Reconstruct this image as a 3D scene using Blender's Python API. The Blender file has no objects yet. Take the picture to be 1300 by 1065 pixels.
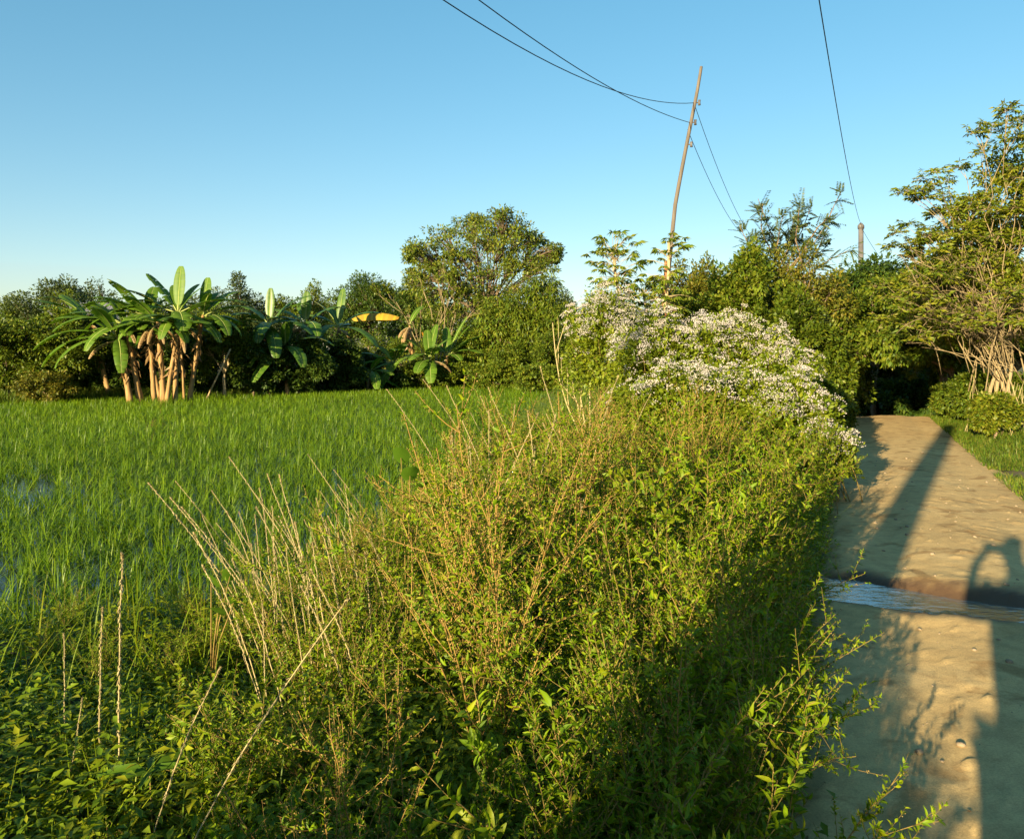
import bpy, math, random
import numpy as np
from mathutils import Vector, Matrix

sc = bpy.context.scene
COL = sc.collection
R = math.radians
PI = math.pi
F = 1020.0            # focal length in photo pixels
HOR = 440.0           # horizon row in the photo
EYE = 1.6
SUN_EL = 12.0
SUN_AZ = 30.8         # light travels towards this azimuth (right of +Y)

# ------------------------------------------------------------------ mesh helpers
class MB:
    def __init__(s):
        s.v = []; s.f = []; s.n = 0
    def add(s, v, f):
        v = np.asarray(v, dtype=np.float64).reshape(-1, 3); f = np.asarray(f, dtype=np.int64).reshape(-1, 3)
        s.v.append(v); s.f.append(f + s.n); s.n += len(v)
    def mesh(s, name, mat, smooth=False):
        me = bpy.data.meshes.new(name)
        if s.n:
            V = np.concatenate(s.v).astype(np.float32); T = np.concatenate(s.f).astype(np.int32)
            me.vertices.add(len(V)); me.vertices.foreach_set('co', V.ravel())
            me.loops.add(T.size); me.loops.foreach_set('vertex_index', T.ravel())
            me.polygons.add(len(T))
            me.polygons.foreach_set('loop_start', np.arange(0, T.size, 3, dtype=np.int32))
            me.polygons.foreach_set('loop_total', np.full(len(T), 3, dtype=np.int32))
            me.update(calc_edges=True); me.validate()
            if smooth:
                me.polygons.foreach_set('use_smooth', np.ones(len(me.polygons), dtype=bool))
        me.materials.append(mat)
        return me
    def build(s, name, mat, parent=None, smooth=False):
        o = bpy.data.objects.new(name, s.mesh(name, mat, smooth)); COL.objects.link(o)
        if parent is not None: o.parent = parent
        return o

def tag(o, label=None, cat=None, group=None, kind=None):
    if label: o['label'] = label
    if cat: o['category'] = cat
    if group: o['group'] = group
    if kind: o['kind'] = kind
    return o
def empty(name, loc=(0, 0, 0), rz=0.0, label=None, cat=None, group=None):
    o = bpy.data.objects.new(name, None); COL.objects.link(o)
    o.location = loc; o.rotation_euler = (0, 0, rz); o.empty_display_size = .2
    return tag(o, label, cat, group)
def dup(root, loc, rot=(0, 0, 0), scale=1.0, label=None, group=None):
    r = root.copy(); COL.objects.link(r)
    r.location = loc; r.rotation_euler = rot
    r.scale = (scale,) * 3 if not isinstance(scale, tuple) else scale
    if label: r['label'] = label
    if group: r['group'] = group
    for ch in list(root.children):
        c = ch.copy(); COL.objects.link(c); c.parent = r
    return r
def at(px, D):        # world X for a photo column at depth D
    return (px - 650.0) / F * D
def hz(py, D):        # world Z for a photo row at depth D
    return EYE + (HOR - py) / F * D

def norm(a):
    return a / np.maximum(np.linalg.norm(a, axis=-1, keepdims=True), 1e-9)
def tube(mb, pts, rad, sides=5):
    P = np.asarray(pts, float); n = len(P)
    r = np.broadcast_to(np.asarray(rad, float), (n,))
    T = norm(np.gradient(P, axis=0))
    ref = np.array([0.13, 0.31, 0.94]) if abs(T[0][2]) < .8 else np.array([1., .1, 0.])
    U = norm(np.cross(T, ref)); W = np.cross(T, U)
    a = np.arange(sides) * 2 * PI / sides
    ring = P[:, None, :] + r[:, None, None] * (np.cos(a)[None, :, None] * U[:, None, :] + np.sin(a)[None, :, None] * W[:, None, :])
    V = ring.reshape(-1, 3)
    i = np.arange(n - 1)[:, None] * sides; j = np.arange(sides)[None, :]; k = (j + 1) % sides
    a0 = (i + j).ravel(); b0 = (i + k).ravel(); c0 = a0 + sides; d0 = b0 + sides
    T1 = np.stack([a0, b0, d0], 1); T2 = np.stack([a0, d0, c0], 1)
    V = np.vstack([V, P[:1], P[-1:]]); m = n * sides
    j = np.arange(sides); k = (j + 1) % sides
    cap0 = np.stack([k, j, np.full(sides, m)], 1); cap1 = np.stack([(n - 1) * sides + j, (n - 1) * sides + k, np.full(sides, m + 1)], 1)
    mb.add(V, np.vstack([T1, T2, cap0, cap1]))
def box(mb, c, s, rz=0.0):
    x, y, z = np.array(s) / 2
    V = np.array([[i, j, k] for i in (-x, x) for j in (-y, y) for k in (-z, z)])
    ca, sa = math.cos(rz), math.sin(rz)
    V = np.stack([V[:, 0] * ca - V[:, 1] * sa, V[:, 0] * sa + V[:, 1] * ca, V[:, 2]], 1) + np.array(c)
    mb.add(V, [[0, 1, 3], [0, 3, 2], [4, 6, 7], [4, 7, 5], [0, 4, 5], [0, 5, 1], [2, 3, 7], [2, 7, 6], [0, 2, 6], [0, 6, 4], [1, 5, 7], [1, 7, 3]])

# leaf templates: x = side, y = along, z = normal ; unit length
LEAF8 = (np.array([[0, 0, 0], [-.5, .30, .10], [0, .32, .02], [.5, .30, .10], [-.40, .65, .05], [0, .66, -.04], [.40, .65, .05], [0, 1, -.16]]),
         np.array([[0, 3, 2], [0, 2, 1], [2, 3, 6], [2, 6, 5], [1, 2, 5], [1, 5, 4], [5, 6, 7], [4, 5, 7]]))
LEAF4 = (np.array([[0, 0, 0], [-.5, .42, .09], [0, .45, 0], [.5, .42, .09], [0, 1, -.12]]),
         np.array([[0, 3, 2], [0, 2, 1], [2, 3, 4], [1, 2, 4]]))
LEAF2 = (np.array([[0, 0, 0], [-.5, .45, .05], [.5, .45, .05], [0, 1, -.08]]), np.array([[0, 2, 1], [1, 2, 3]]))

def leaves(mb, pos, dirs, nrm, length, wid=.35, tpl=LEAF4):
    pos = np.asarray(pos, float)
    if len(pos) == 0: return
    d = norm(np.asarray(dirs, float)); s = norm(np.cross(d, np.asarray(nrm, float)) + 1e-6); n = np.cross(s, d)
    L = np.broadcast_to(np.asarray(length, float), (len(pos),)); W = L * wid
    tv, tf = tpl
    V = pos[:, None, :] + (tv[None, :, 0:1] * s[:, None, :]) * W[:, None, None] + tv[None, :, 1:2] * d[:, None, :] * L[:, None, None] + tv[None, :, 2:3] * n[:, None, :] * L[:, None, None]
    Fc = tf[None] + (np.arange(len(pos)) * len(tv))[:, None, None]
    mb.add(V.reshape(-1, 3), Fc.reshape(-1, 3))

OCT = (np.array([[1, 0, 0], [-1, 0, 0], [0, 1, 0], [0, -1, 0], [0, 0, 1], [0, 0, -1]], float),
       np.array([[0, 2, 4], [2, 1, 4], [1, 3, 4], [3, 0, 4], [2, 0, 5], [1, 2, 5], [3, 1, 5], [0, 3, 5]]))
def blobs(mb, pos, r):
    pos = np.asarray(pos, float)
    if len(pos) == 0: return
    r = np.broadcast_to(np.asarray(r, float), (len(pos),))
    V = pos[:, None, :] + OCT[0][None] * r[:, None, None]
    mb.add(V.reshape(-1, 3), (OCT[1][None] + (np.arange(len(pos)) * 6)[:, None, None]).reshape(-1, 3))

def vnoise(x, y, seed=0):
    xi = np.floor(x).astype(np.int64); yi = np.floor(y).astype(np.int64); fx = x - xi; fy = y - yi
    fx = fx * fx * (3 - 2 * fx); fy = fy * fy * (3 - 2 * fy)
    def h(a, b):
        n = (a * 374761393 + b * 668265263 + seed * 1442695041) & 0x7fffffff
        n = ((n ^ (n >> 13)) * 1274126177) & 0x7fffffff
        return ((n ^ (n >> 16)) & 0xffff) / 65535.0
    return (h(xi, yi) * (1 - fx) + h(xi + 1, yi) * fx) * (1 - fy) + (h(xi, yi + 1) * (1 - fx) + h(xi + 1, yi + 1) * fx) * fy
def fbm(x, y, seed=0, o=4):
    s = 0; a = .5
    for k in range(o):
        s = s + a * vnoise(x * 2 ** k, y * 2 ** k, seed + k * 7); a *= .5
    return s

# ------------------------------------------------------------------ materials
def newmat(name):
    m = bpy.data.materials.new(name); m.use_nodes = True
    nt = m.node_tree; nt.nodes.clear()
    return m, nt, nt.nodes.new('ShaderNodeOutputMaterial')
def ramp(nt, fac, stops):
    r = nt.nodes.new('ShaderNodeValToRGB'); e = r.color_ramp.elements
    while len(e) < len(stops): e.new(.5)
    for el, (p, c) in zip(e, stops): el.position = p; el.color = (*c, 1)
    nt.links.new(fac, r.inputs[0]); return r.outputs[0]
def noise(nt, scale, detail=4, rough=.6, coord='Object', dist=0.0):
    tc = nt.nodes.new('ShaderNodeTexCoord'); n = nt.nodes.new('ShaderNodeTexNoise')
    n.inputs['Scale'].default_value = scale; n.inputs['Detail'].default_value = detail; n.inputs['Roughness'].default_value = rough
    n.inputs['Distortion'].default_value = dist
    nt.links.new(tc.outputs[coord], n.inputs['Vector']); return n.outputs['Fac']
def mixc(nt, fac, a, b, mode='MIX'):
    m = nt.nodes.new('ShaderNodeMix'); m.data_type = 'RGBA'; m.blend_type = mode
    for sock, v in ((m.inputs[0], fac), (m.inputs[6], a), (m.inputs[7], b)):
        if isinstance(v, (int, float)): sock.default_value = v
        elif isinstance(v, tuple): sock.default_value = (*v, 1)
        else: nt.links.new(v, sock)
    return m.outputs[2]

def leafmat(name, cols, transl=.38, rough=.5, spec=.3, patch=1.2, tint=(1.25, 1.15, .5)):
    m, nt, out = newmat(name)
    g = nt.nodes.new('ShaderNodeNewGeometry')
    k = len(cols)
    c = ramp(nt, g.outputs['Random Per Island'], [(i / max(1, k - 1), cols[i]) for i in range(k)])
    nz = noise(nt, patch, 3)
    v = ramp(nt, nz, [(.3, (.72, .76, .8)), (.7, (1.18, 1.12, 1.0))])
    c = mixc(nt, 1.0, c, v, 'MULTIPLY')
    p = nt.nodes.new('ShaderNodeBsdfPrincipled')
    nt.links.new(c, p.inputs['Base Color']); p.inputs['Roughness'].default_value = rough
    p.inputs['Specular IOR Level'].default_value = spec
    t = nt.nodes.new('ShaderNodeBsdfTranslucent')
    tc = mixc(nt, 1.0, c, tint, 'MULTIPLY'); nt.links.new(tc, t.inputs['Color'])
    mx = nt.nodes.new('ShaderNodeMixShader'); mx.inputs[0].default_value = transl
    nt.links.new(p.outputs[0], mx.inputs[1]); nt.links.new(t.outputs[0], mx.inputs[2])
    nt.links.new(mx.outputs[0], out.inputs['Surface'])
    return m
def solid(name, c1, c2, scale=8, rough=.8, bump=.3, spec=.2, stretch=None):
    m, nt, out = newmat(name)
    tc = nt.nodes.new('ShaderNodeTexCoord'); mp = nt.nodes.new('ShaderNodeMapping')
    if stretch: mp.inputs['Scale'].default_value = stretch
    nt.links.new(tc.outputs['Object'], mp.inputs['Vector'])
    n = nt.nodes.new('ShaderNodeTexNoise'); n.inputs['Scale'].default_value = scale; n.inputs['Detail'].default_value = 6
    n.inputs['Roughness'].default_value = .65
    nt.links.new(mp.outputs[0], n.inputs['Vector'])
    c = ramp(nt, n.outputs['Fac'], [(.3, c1), (.7, c2)])
    p = nt.nodes.new('ShaderNodeBsdfPrincipled'); nt.links.new(c, p.inputs['Base Color'])
    p.inputs['Roughness'].default_value = rough; p.inputs['Specular IOR Level'].default_value = spec
    if bump:
        b = nt.nodes.new('ShaderNodeBump'); b.inputs['Strength'].default_value = bump; b.inputs['Distance'].default_value = .02
        nt.links.new(n.outputs['Fac'], b.inputs['Height']); nt.links.new(b.outputs[0], p.inputs['Normal'])
    nt.links.new(p.outputs[0], out.inputs['Surface'])
    return m

M = {}
M['weed'] = leafmat('weed_leaf', [(.07, .135, .004), (.125, .21, .004), (.18, .27, .005), (.24, .265, .006), (.095, .175, .004)], transl=.34, rough=.5, spec=.22, patch=1.5, tint=(1.15, 1.25, .4))
M['herb'] = leafmat('herb_leaf', [(.075, .135, .005), (.125, .195, .006), (.17, .225, .007), (.21, .22, .008)], transl=.34, rough=.5, spec=.22, patch=1.0, tint=(1.2, 1.2, .4))
M['vine'] = leafmat('vine_leaf', [(.07, .15, .010), (.10, .19, .012)], transl=.45)
M['weedstem'] = solid('weed_stem', (.12, .10, .02), (.24, .15, .045), 20, .7, 0)
M['tipstem'] = solid('red_weed_stem', (.18, .10, .025), (.28, .18, .045), 20, .7, 0)
M['bud'] = leafmat('weed_bud', [(.30, .20, .05), (.38, .27, .08), (.24, .16, .04)], transl=.15, tint=(1, 1, 1))
M['dry'] = leafmat('dry_stalk', [(.30, .24, .11), (.38, .31, .16), (.26, .20, .09)], transl=.15, tint=(1, .95, .8))
M['straw'] = solid('straw_stalk', (.30, .23, .10), (.42, .34, .18), 30, .8, 0)
M['rice'] = leafmat('rice_blade', [(.065, .14, .004), (.105, .20, .005), (.145, .24, .006), (.185, .26, .008)], transl=.42, rough=.45, spec=.35, patch=.12, tint=(1.15, 1.2, .4))
M['verge'] = leafmat('verge_grass', [(.06, .12, .008), (.09, .16, .010), (.14, .19, .015), (.20, .19, .03)], transl=.35, patch=.5, tint=(1.1, 1.1, .5))
M['banana'] = leafmat('banana_blade', [(.075, .150, .012), (.105, .190, .015), (.090, .170, .014)], transl=.34, rough=.5, spec=.25, patch=.6, tint=(1.1, 1.2, .4))
M['bananashade'] = leafmat('banana_blade_shade', [(.05, .115, .010), (.07, .14, .012), (.085, .155, .012)], transl=.25, rough=.4, spec=.4, patch=.6, tint=(1.1, 1.2, .4))  # banana green darkened: shade over the middle thicket painted into the leaf colour
M['yellowleaf'] = leafmat('banana_yellowed', [(.42, .28, .025), (.52, .36, .03), (.36, .20, .03), (.46, .33, .04)], transl=.3, tint=(1.1, 1.0, .5))
M['deadleaf'] = leafmat('banana_dead', [(.17, .10, .035), (.24, .15, .06), (.13, .075, .03)], transl=.15, tint=(1, 1, 1))
M['orangeleaf'] = leafmat('banana_orange', [(.50, .22, .015), (.56, .28, .02)], transl=.25, tint=(1, 1, 1))
M['pseudostem'] = solid('banana_stem', (.15, .085, .03), (.36, .22, .085), 5, .75, .5, .25, (3, 3, .5))
M['rib'] = solid('banana_rib', (.20, .25, .06), (.28, .30, .09), 10, .5, 0)
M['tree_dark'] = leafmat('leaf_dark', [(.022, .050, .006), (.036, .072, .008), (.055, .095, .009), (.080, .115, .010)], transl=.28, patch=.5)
M['tree_mid'] = leafmat('leaf_mid', [(.045, .085, .006), (.075, .12, .007), (.11, .15, .009), (.15, .17, .011)], transl=.32, patch=.6)
M['tree_light'] = leafmat('leaf_light', [(.07, .13, .010), (.11, .17, .012), (.15, .19, .014), (.20, .21, .02)], transl=.38, patch=.8)
M['tree_olive'] = leafmat('leaf_olive', [(.060, .090, .010), (.105, .125, .012), (.155, .155, .014), (.20, .16, .02), (.06, .10, .010)], transl=.3, patch=.7)
M['tree_grey'] = leafmat('leaf_grey', [(.045, .075, .022), (.065, .095, .028), (.085, .11, .03)], transl=.3, patch=.6, tint=(1.1, 1.1, .7))
M['bushleaf'] = leafmat('flower_bush_leaf', [(.10, .16, .008), (.16, .21, .010), (.20, .23, .012), (.11, .18, .010)], transl=.4, patch=2.0)
M['tree_yellow'] = leafmat('leaf_yellowish', [(.06, .11, .006), (.11, .155, .008), (.16, .19, .010), (.20, .19, .014), (.08, .125, .007)], transl=.34, patch=.8)
M['tree_sage'] = leafmat('leaf_sage', [(.055, .10, .010), (.095, .15, .012), (.14, .185, .015), (.19, .19, .02), (.07, .125, .012)], transl=.32, patch=.4)
M['flower'] = leafmat('white_floret', [(.47, .43, .43), (.60, .56, .54), (.38, .33, .34)], transl=.25, patch=6, tint=(1, .95, .95))
M['bark'] = solid('bark', (.10, .07, .045), (.22, .16, .10), 6, .85, .5, .15, (2, 2, .6))
M['palebark'] = solid('pale_bark', (.26, .19, .10), (.42, .33, .19), 8, .8, .3, .2, (2, 2, .6))
M['tanbark'] = solid('tan_bark', (.17, .125, .065), (.30, .23, .125), 8, .8, .3, .2, (2, 2, .6))
M['redbark'] = solid('red_bark', (.20, .08, .035), (.30, .14, .06), 8, .8, .3)

# ------------------------------------------------------------------ terrain
def Lx(y): return .42 * y - .30
def Rx(y): return .42 * y + 2.05
def Px(y): return np.where(np.asarray(y) > 5.2, -1.55 + .13 * (np.asarray(y) - 5.2), -1.55 - 3.2 * (5.2 - np.asarray(y)))
def far_edge(x): return 43.75 + .875 * x
def sstep(a, b, x):
    t = np.clip((x - a) / (b - a), 0, 1); return t * t * (3 - 2 * t)
def path_z(y):
    return -.11 * np.clip(y - 18.4, 0, 14)
def ground_z(x, y, path_cut=True):
    x = np.asarray(x, float); y = np.asarray(y, float)
    n = (fbm(x * .9, y * .9, 3) - .5) * .10
    base = path_z(y) * sstep(6, 1, np.abs(x - (Lx(y) + 1.2)) - 1.2) + n
    left = sstep(Px(y) + 1.0, Px(y) - .1, x) * sstep(3.0, 4.6, y)                    # down the bank to the paddy
    far = sstep(far_edge(x) - .4, far_edge(x) + .6, y)
    field = left * (1 - far)
    z = base * (1 - field) + (-.47) * field
    z = np.where(far * left > 0, z - .33 * far * left, z)
    right = sstep(Rx(y) + .1, Rx(y) + 3.5, x)
    z = z + right * .22
    if path_cut:
        inp = sstep(Lx(y) - .05, Lx(y) + .2, x) * sstep(Rx(y) + .05, Rx(y) - .2, x)
        z = z * (1 - inp) + (path_z(y) - .16) * inp
    return z
def gz(x, y): return float(ground_z(np.array([x]), np.array([y]), False)[0])
def grid(mb, xs, ys, zf):
    X, Y = np.meshgrid(xs, ys); Z = zf(X, Y)
    V = np.stack([X, Y, Z], -1).reshape(-1, 3); w = len(xs); h = len(ys)
    i = (np.arange(h - 1)[:, None] * w + np.arange(w - 1)[None]).ravel()
    mb.add(V, np.vstack([np.stack([i, i + 1, i + w + 1], 1), np.stack([i, i + w + 1, i + w], 1)]))

def axis(lo, hi, step, ext):
    a = np.arange(lo, hi, step); e = [ext * (k / 14.0) ** 2.2 for k in range(1, 15)]
    return np.concatenate([[lo - q for q in reversed(e)], a, [a[-1] + q for q in e]])
def soil_mat():
    m, nt, out = newmat('soil')
    a = noise(nt, 1.5, 6); b = noise(nt, 14, 5)
    c = ramp(nt, a, [(.35, (.045, .05, .014)), (.55, (.07, .065, .022)), (.7, (.13, .095, .045))])
    p = nt.nodes.new('ShaderNodeBsdfPrincipled'); p.inputs['Roughness'].default_value = .95
    nt.links.new(c, p.inputs['Base Color'])
    bp = nt.nodes.new('ShaderNodeBump'); bp.inputs['Strength'].default_value = .7; bp.inputs['Distance'].default_value = .04
    nt.links.new(b, bp.inputs['Height']); nt.links.new(bp.outputs[0], p.inputs['Normal'])
    nt.links.new(p.outputs[0], out.inputs['Surface']); return m
mb = MB(); grid(mb, axis(-24, 22, .3, 700), axis(-5, 50, .3, 900), lambda X, Y: ground_z(X, Y))
tag(mb.build('ground', soil_mat(), smooth=True), kind='structure')

# stream across the path
SX = np.array([.9, 1.5, 1.95, 2.3, 2.65, 3.1, 3.7, 4.6]); SY = np.array([5.9, 5.68, 5.52, 5.33, 5.05, 4.85, 4.62, 4.3])
def stream_d(X, Y):
    best = np.full(X.shape, 9.0)
    for i in range(len(SX) - 1):
        ax, ay, bx, by = SX[i], SY[i], SX[i + 1], SY[i + 1]
        t = np.clip(((X - ax) * (bx - ax) + (Y - ay) * (by - ay)) / ((bx - ax) ** 2 + (by - ay) ** 2), 0, 1)
        best = np.minimum(best, np.hypot(X - ax - t * (bx - ax), Y - ay - t * (by - ay)))
    return best
def path_height(X, Y):
    u = (X - Lx(Y)) / 2.35
    z = path_z(Y) + .012
    z = z + .018 * np.cos((u - .5) * 2 * PI) - .015 * np.exp(-((u - .28) / .07) ** 2) - .015 * np.exp(-((u - .72) / .07) ** 2)
    near = sstep(16, 7, Y)
    z = z + (fbm(X * .8, Y * .8, 5) - .5) * .016
    z = z + (fbm(X * 6, Y * 6, 11) - .5) * .007 * (.35 + near)
    z = z + np.maximum(0, vnoise(X * 15, Y * 15, 21) - .80) * .07 * near - np.maximum(0, vnoise(X * 4.5, Y * 4.5, 22) - .82) * .035
    d = stream_d(X, Y) + (fbm(X * 3.2, Y * 3.2, 31) - .5) * .16
    z = z - .085 * np.exp(-(d / .25) ** 4) + .012 * np.exp(-((d - .42) / .12) ** 2)
    edge = sstep(.10, -.06, u) + sstep(.92, 1.06, u)
    return z - .13 * edge * (1 + (fbm(X * 2.5, Y * 2.5, 41) - .5) * 1.4)
def dirt_mat():
    m, nt, out = newmat('dirt')
    a = noise(nt, .8, 5); b = noise(nt, 9, 6, .7); d = noise(nt, 130, 5, .75); e = noise(nt, 3.0, 5, .6, dist=.6)
    c = ramp(nt, a, [(.3, (.46, .315, .14)), (.55, (.56, .395, .18)), (.75, (.62, .455, .225))])
    c = mixc(nt, 1.0, c, ramp(nt, b, [(.3, (.76, .74, .72)), (.6, (1.04, 1.03, 1.0))]), 'MULTIPLY')
    c = mixc(nt, 1.0, c, ramp(nt, d, [(.38, (.80, .78, .75)), (.62, (1.08, 1.08, 1.08))]), 'MULTIPLY')
    c = mixc(nt, 1.0, c, ramp(nt, e, [(.36, (.66, .60, .55)), (.46, (1, 1, 1))]), 'MULTIPLY')
    at_ = nt.nodes.new('ShaderNodeAttribute'); at_.attribute_name = 'wet'
    wet = at_.outputs['Fac']
    c = mixc(nt, wet, c, (.085, .050, .026))
    p = nt.nodes.new('ShaderNodeBsdfPrincipled'); nt.links.new(c, p.inputs['Base Color'])
    rr = nt.nodes.new('ShaderNodeMapRange'); nt.links.new(wet, rr.inputs['Value'])
    rr.inputs['To Min'].default_value = .95; rr.inputs['To Max'].default_value = .5; nt.links.new(rr.outputs[0], p.inputs['Roughness'])
    p.inputs['Specular IOR Level'].default_value = .2
    ad = nt.nodes.new('ShaderNodeMath'); ad.operation = 'MULTIPLY_ADD'; ad.inputs[1].default_value = .6
    nt.links.new(d, ad.inputs[0]); nt.links.new(b, ad.inputs[2])
    bp = nt.nodes.new('ShaderNodeBump'); bp.inputs['Strength'].default_value = .45; bp.inputs['Distance'].default_value = .015
    nt.links.new(ad.outputs[0], bp.inputs['Height']); nt.links.new(bp.outputs[0], p.inputs['Normal'])
    nt.links.new(p.outputs[0], out.inputs['Surface']); return m
us = np.linspace(-.10, 1.10, 84); ys = np.concatenate([np.arange(-6, 2.5, .15), np.arange(2.5, 9, .03), np.arange(9, 20, .07), np.arange(20, 34, .4)])
Uu, Yy = np.meshgrid(us, ys); Xx = Lx(Yy) + Uu * 2.35
mb = MB(); w = len(us); h = len(ys)
i = (np.arange(h - 1)[:, None] * w + np.arange(w - 1)[None]).ravel()
mb.add(np.stack([Xx, Yy, path_height(Xx, Yy)], -1).reshape(-1, 3), np.vstack([np.stack([i, i + 1, i + w + 1], 1), np.stack([i, i + w + 1, i + w], 1)]))
path = tag(mb.build('dirt_path', dirt_mat(), smooth=True), kind='structure')
dd = stream_d(Xx, Yy) + (fbm(Xx * 3.2, Yy * 3.2, 31) - .5) * .16
wet = sstep(.46, .27, dd + (fbm(Xx * 9, Yy * 9, 77) - .5) * .18).ravel().astype(np.float32)
attr = path.data.attributes.new('wet', 'FLOAT', 'POINT'); attr.data.foreach_set('value', wet)

def water_mat(name, base, rough, scale, strength, ior=1.33):
    m, nt, out = newmat(name)
    p = nt.nodes.new('ShaderNodeBsdfPrincipled'); p.inputs['Base Color'].default_value = (*base, 1)
    p.inputs['Roughness'].default_value = rough; p.inputs['IOR'].default_value = ior
    p.inputs['Specular IOR Level'].default_value = 1.0
    tc = nt.nodes.new('ShaderNodeTexCoord'); mp = nt.nodes.new('ShaderNodeMapping'); mp.inputs['Scale'].default_value = (1, 2.2, 1)
    mp.inputs['Rotation'].default_value = (0, 0, .5)
    n = nt.nodes.new('ShaderNodeTexNoise'); n.inputs['Scale'].default_value = scale; n.inputs['Detail'].default_value = 4
    nt.links.new(tc.outputs['Object'], mp.inputs[0]); nt.links.new(mp.outputs[0], n.inputs['Vector'])
    b = nt.nodes.new('ShaderNodeBump'); b.inputs['Strength'].default_value = strength; b.inputs['Distance'].default_value = .02
    nt.links.new(n.outputs['Fac'], b.inputs['Height']); nt.links.new(b.outputs[0], p.inputs['Normal'])
    nt.links.new(p.outputs[0], out.inputs['Surface']); return m
mb = MB(); sp = np.stack([SX, SY], 1); tg = norm(np.gradient(sp, axis=0)); nn = np.stack([-tg[:, 1], tg[:, 0]], 1)
K = 5; strips = np.stack([sp + nn * q for q in np.linspace(-.36, .36, K)], 1)
V = np.concatenate([strips, np.full(strips.shape[:2] + (1,), -.030)], -1).reshape(-1, 3)
i = (np.arange(len(SX) - 1)[:, None] * K + np.arange(K - 1)[None]).ravel()
mb.add(V, np.vstack([np.stack([i, i + K + 1, i + 1], 1), np.stack([i, i + K, i + K + 1], 1)]))
tag(mb.build('stream_water', water_mat('stream', (.15, .125, .095), .07, 9, .30, 2.5)), kind='structure')
mb = MB()
mb.add([[-60, 2.5, -.40], [2.9, 2.5, -.40], [5, 46, -.40], [-60, 46, -.40]], [[0, 1, 2], [0, 2, 3]])
tag(mb.build('paddy_water', water_mat('paddy', (.026, .028, .014), .12, 5, .2, 1.17)), kind='structure')

# ------------------------------------------------------------------ blades of grass
def blades(mb, base, az, lean, H, W, rng, bend=.6, seg=3):
    n = len(base); ts = np.linspace(0, 1, seg + 1)
    d = np.stack([np.cos(az), np.sin(az), np.zeros(n)], 1); s = np.stack([-np.sin(az), np.cos(az), np.zeros(n)], 1)
    Vs = []
    for t in ts:
        out = (lean * t + bend * rng.uniform(.3, 1.0, n) * 0 + bend * lean * t ** 2.5) * H
        up = H * (t - .35 * np.clip(lean * bend, 0, 1.2) * t ** 3)
        c = base + d * out[:, None]; c[:, 2] += up
        w = W * (1 - t ** 2.2) * .5 if t < 1 else W * 0 + .0004
        Vs += [c - s * w[:, None], c + s * w[:, None]]
    V = np.stack(Vs, 1); m = 2 * (seg + 1)
    tri = []
    for k in range(seg):
        a = 2 * k; tri += [[a, a + 1, a + 3], [a, a + 3, a + 2]]
    Fc = np.array(tri)[None] + (np.arange(n) * m)[:, None, None]
    mb.add(V.reshape(-1, 3), Fc.reshape(-1, 3))

rng = np.random.default_rng(5)
mb = MB()
for (y0, y1, sp_, nb, wm) in ((3.0, 9, .185, 17, 1.35), (9, 16, .195, 13, 1.5), (16, 26, .21, 9, 1.8), (26, 44, .22, 7, 1.9)):
    yy = np.arange(y0, y1, sp_); P = []
    for y in yy:
        x0 = max(-.78 * y - 1.5, -40); xs = np.arange(x0, max(x0, float(Px(y)) + .1), sp_)
        P.append(np.stack([xs + rng.normal(0, sp_ * .22, len(xs)), y + rng.normal(0, sp_ * .22, len(xs))], 1))
    P = np.concatenate(P)
    dn = fbm(P[:, 0] * .45, P[:, 1] * .45, 9)
    keep = (P[:, 1] < far_edge(P[:, 0]) - .2) & (dn + .4 * sstep(2.8, .6, Px(P[:, 1]) - P[:, 0]) + rng.uniform(-.12, .12, len(P)) > np.where(P[:, 1] < 13, .36 - .012 * np.maximum(P[:, 1] - 8, 0), .2))
    P = P[keep]; n = len(P)
    hs = (.33 - .09 * sstep(14, 30, P[:, 1])) * (.75 + .5 * fbm(P[:, 0] * .3, P[:, 1] * .3, 15)) * rng.uniform(.8, 1.15, n)
    B = np.repeat(np.stack([P[:, 0], P[:, 1], np.full(n, -.45)], 1), nb, 0); k = len(B)
    B[:, :2] += rng.normal(0, .022, (k, 2))
    blades(mb, B, rng.uniform(0, 2 * PI, k), np.abs(rng.normal(.34, .26, k)), np.repeat(hs, nb) * rng.uniform(.6, 1.15, k), rng.uniform(.006, .010, k) * wm, rng, bend=1.2)
tag(mb.build('rice_crop', M['rice']), 'young bright green rice crop standing in the flooded paddy', 'rice', kind='stuff')

# verge on the right of the path, and short grass along the path edges
mb = MB(); N = 170000
y = rng.uniform(4, 24, N); x = Rx(y) + rng.uniform(-.25, 7.5, N) ** 1.0
ok = (fbm(x * .8, y * .8, 19) + sstep(0, .9, x - Rx(y)) * .6 > .22); x = x[ok]; y = y[ok]
z = ground_z(x, y, False); k = len(x)
hh = rng.uniform(.09, .26, k) * (.45 + .75 * sstep(0, 1.6, x - Rx(y))) * (.6 + .8 * fbm(x * .6, y * .6, 23))
blades(mb, np.stack([x, y, z - .01], 1), rng.uniform(0, 2 * PI, k), np.abs(rng.normal(.5, .3, k)), hh, rng.uniform(.008, .016, k), rng, bend=.9)
tag(mb.build('verge_grass', M['verge']), 'short sunlit grass of the verge right of the dirt path', 'grass', kind='stuff')

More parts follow.
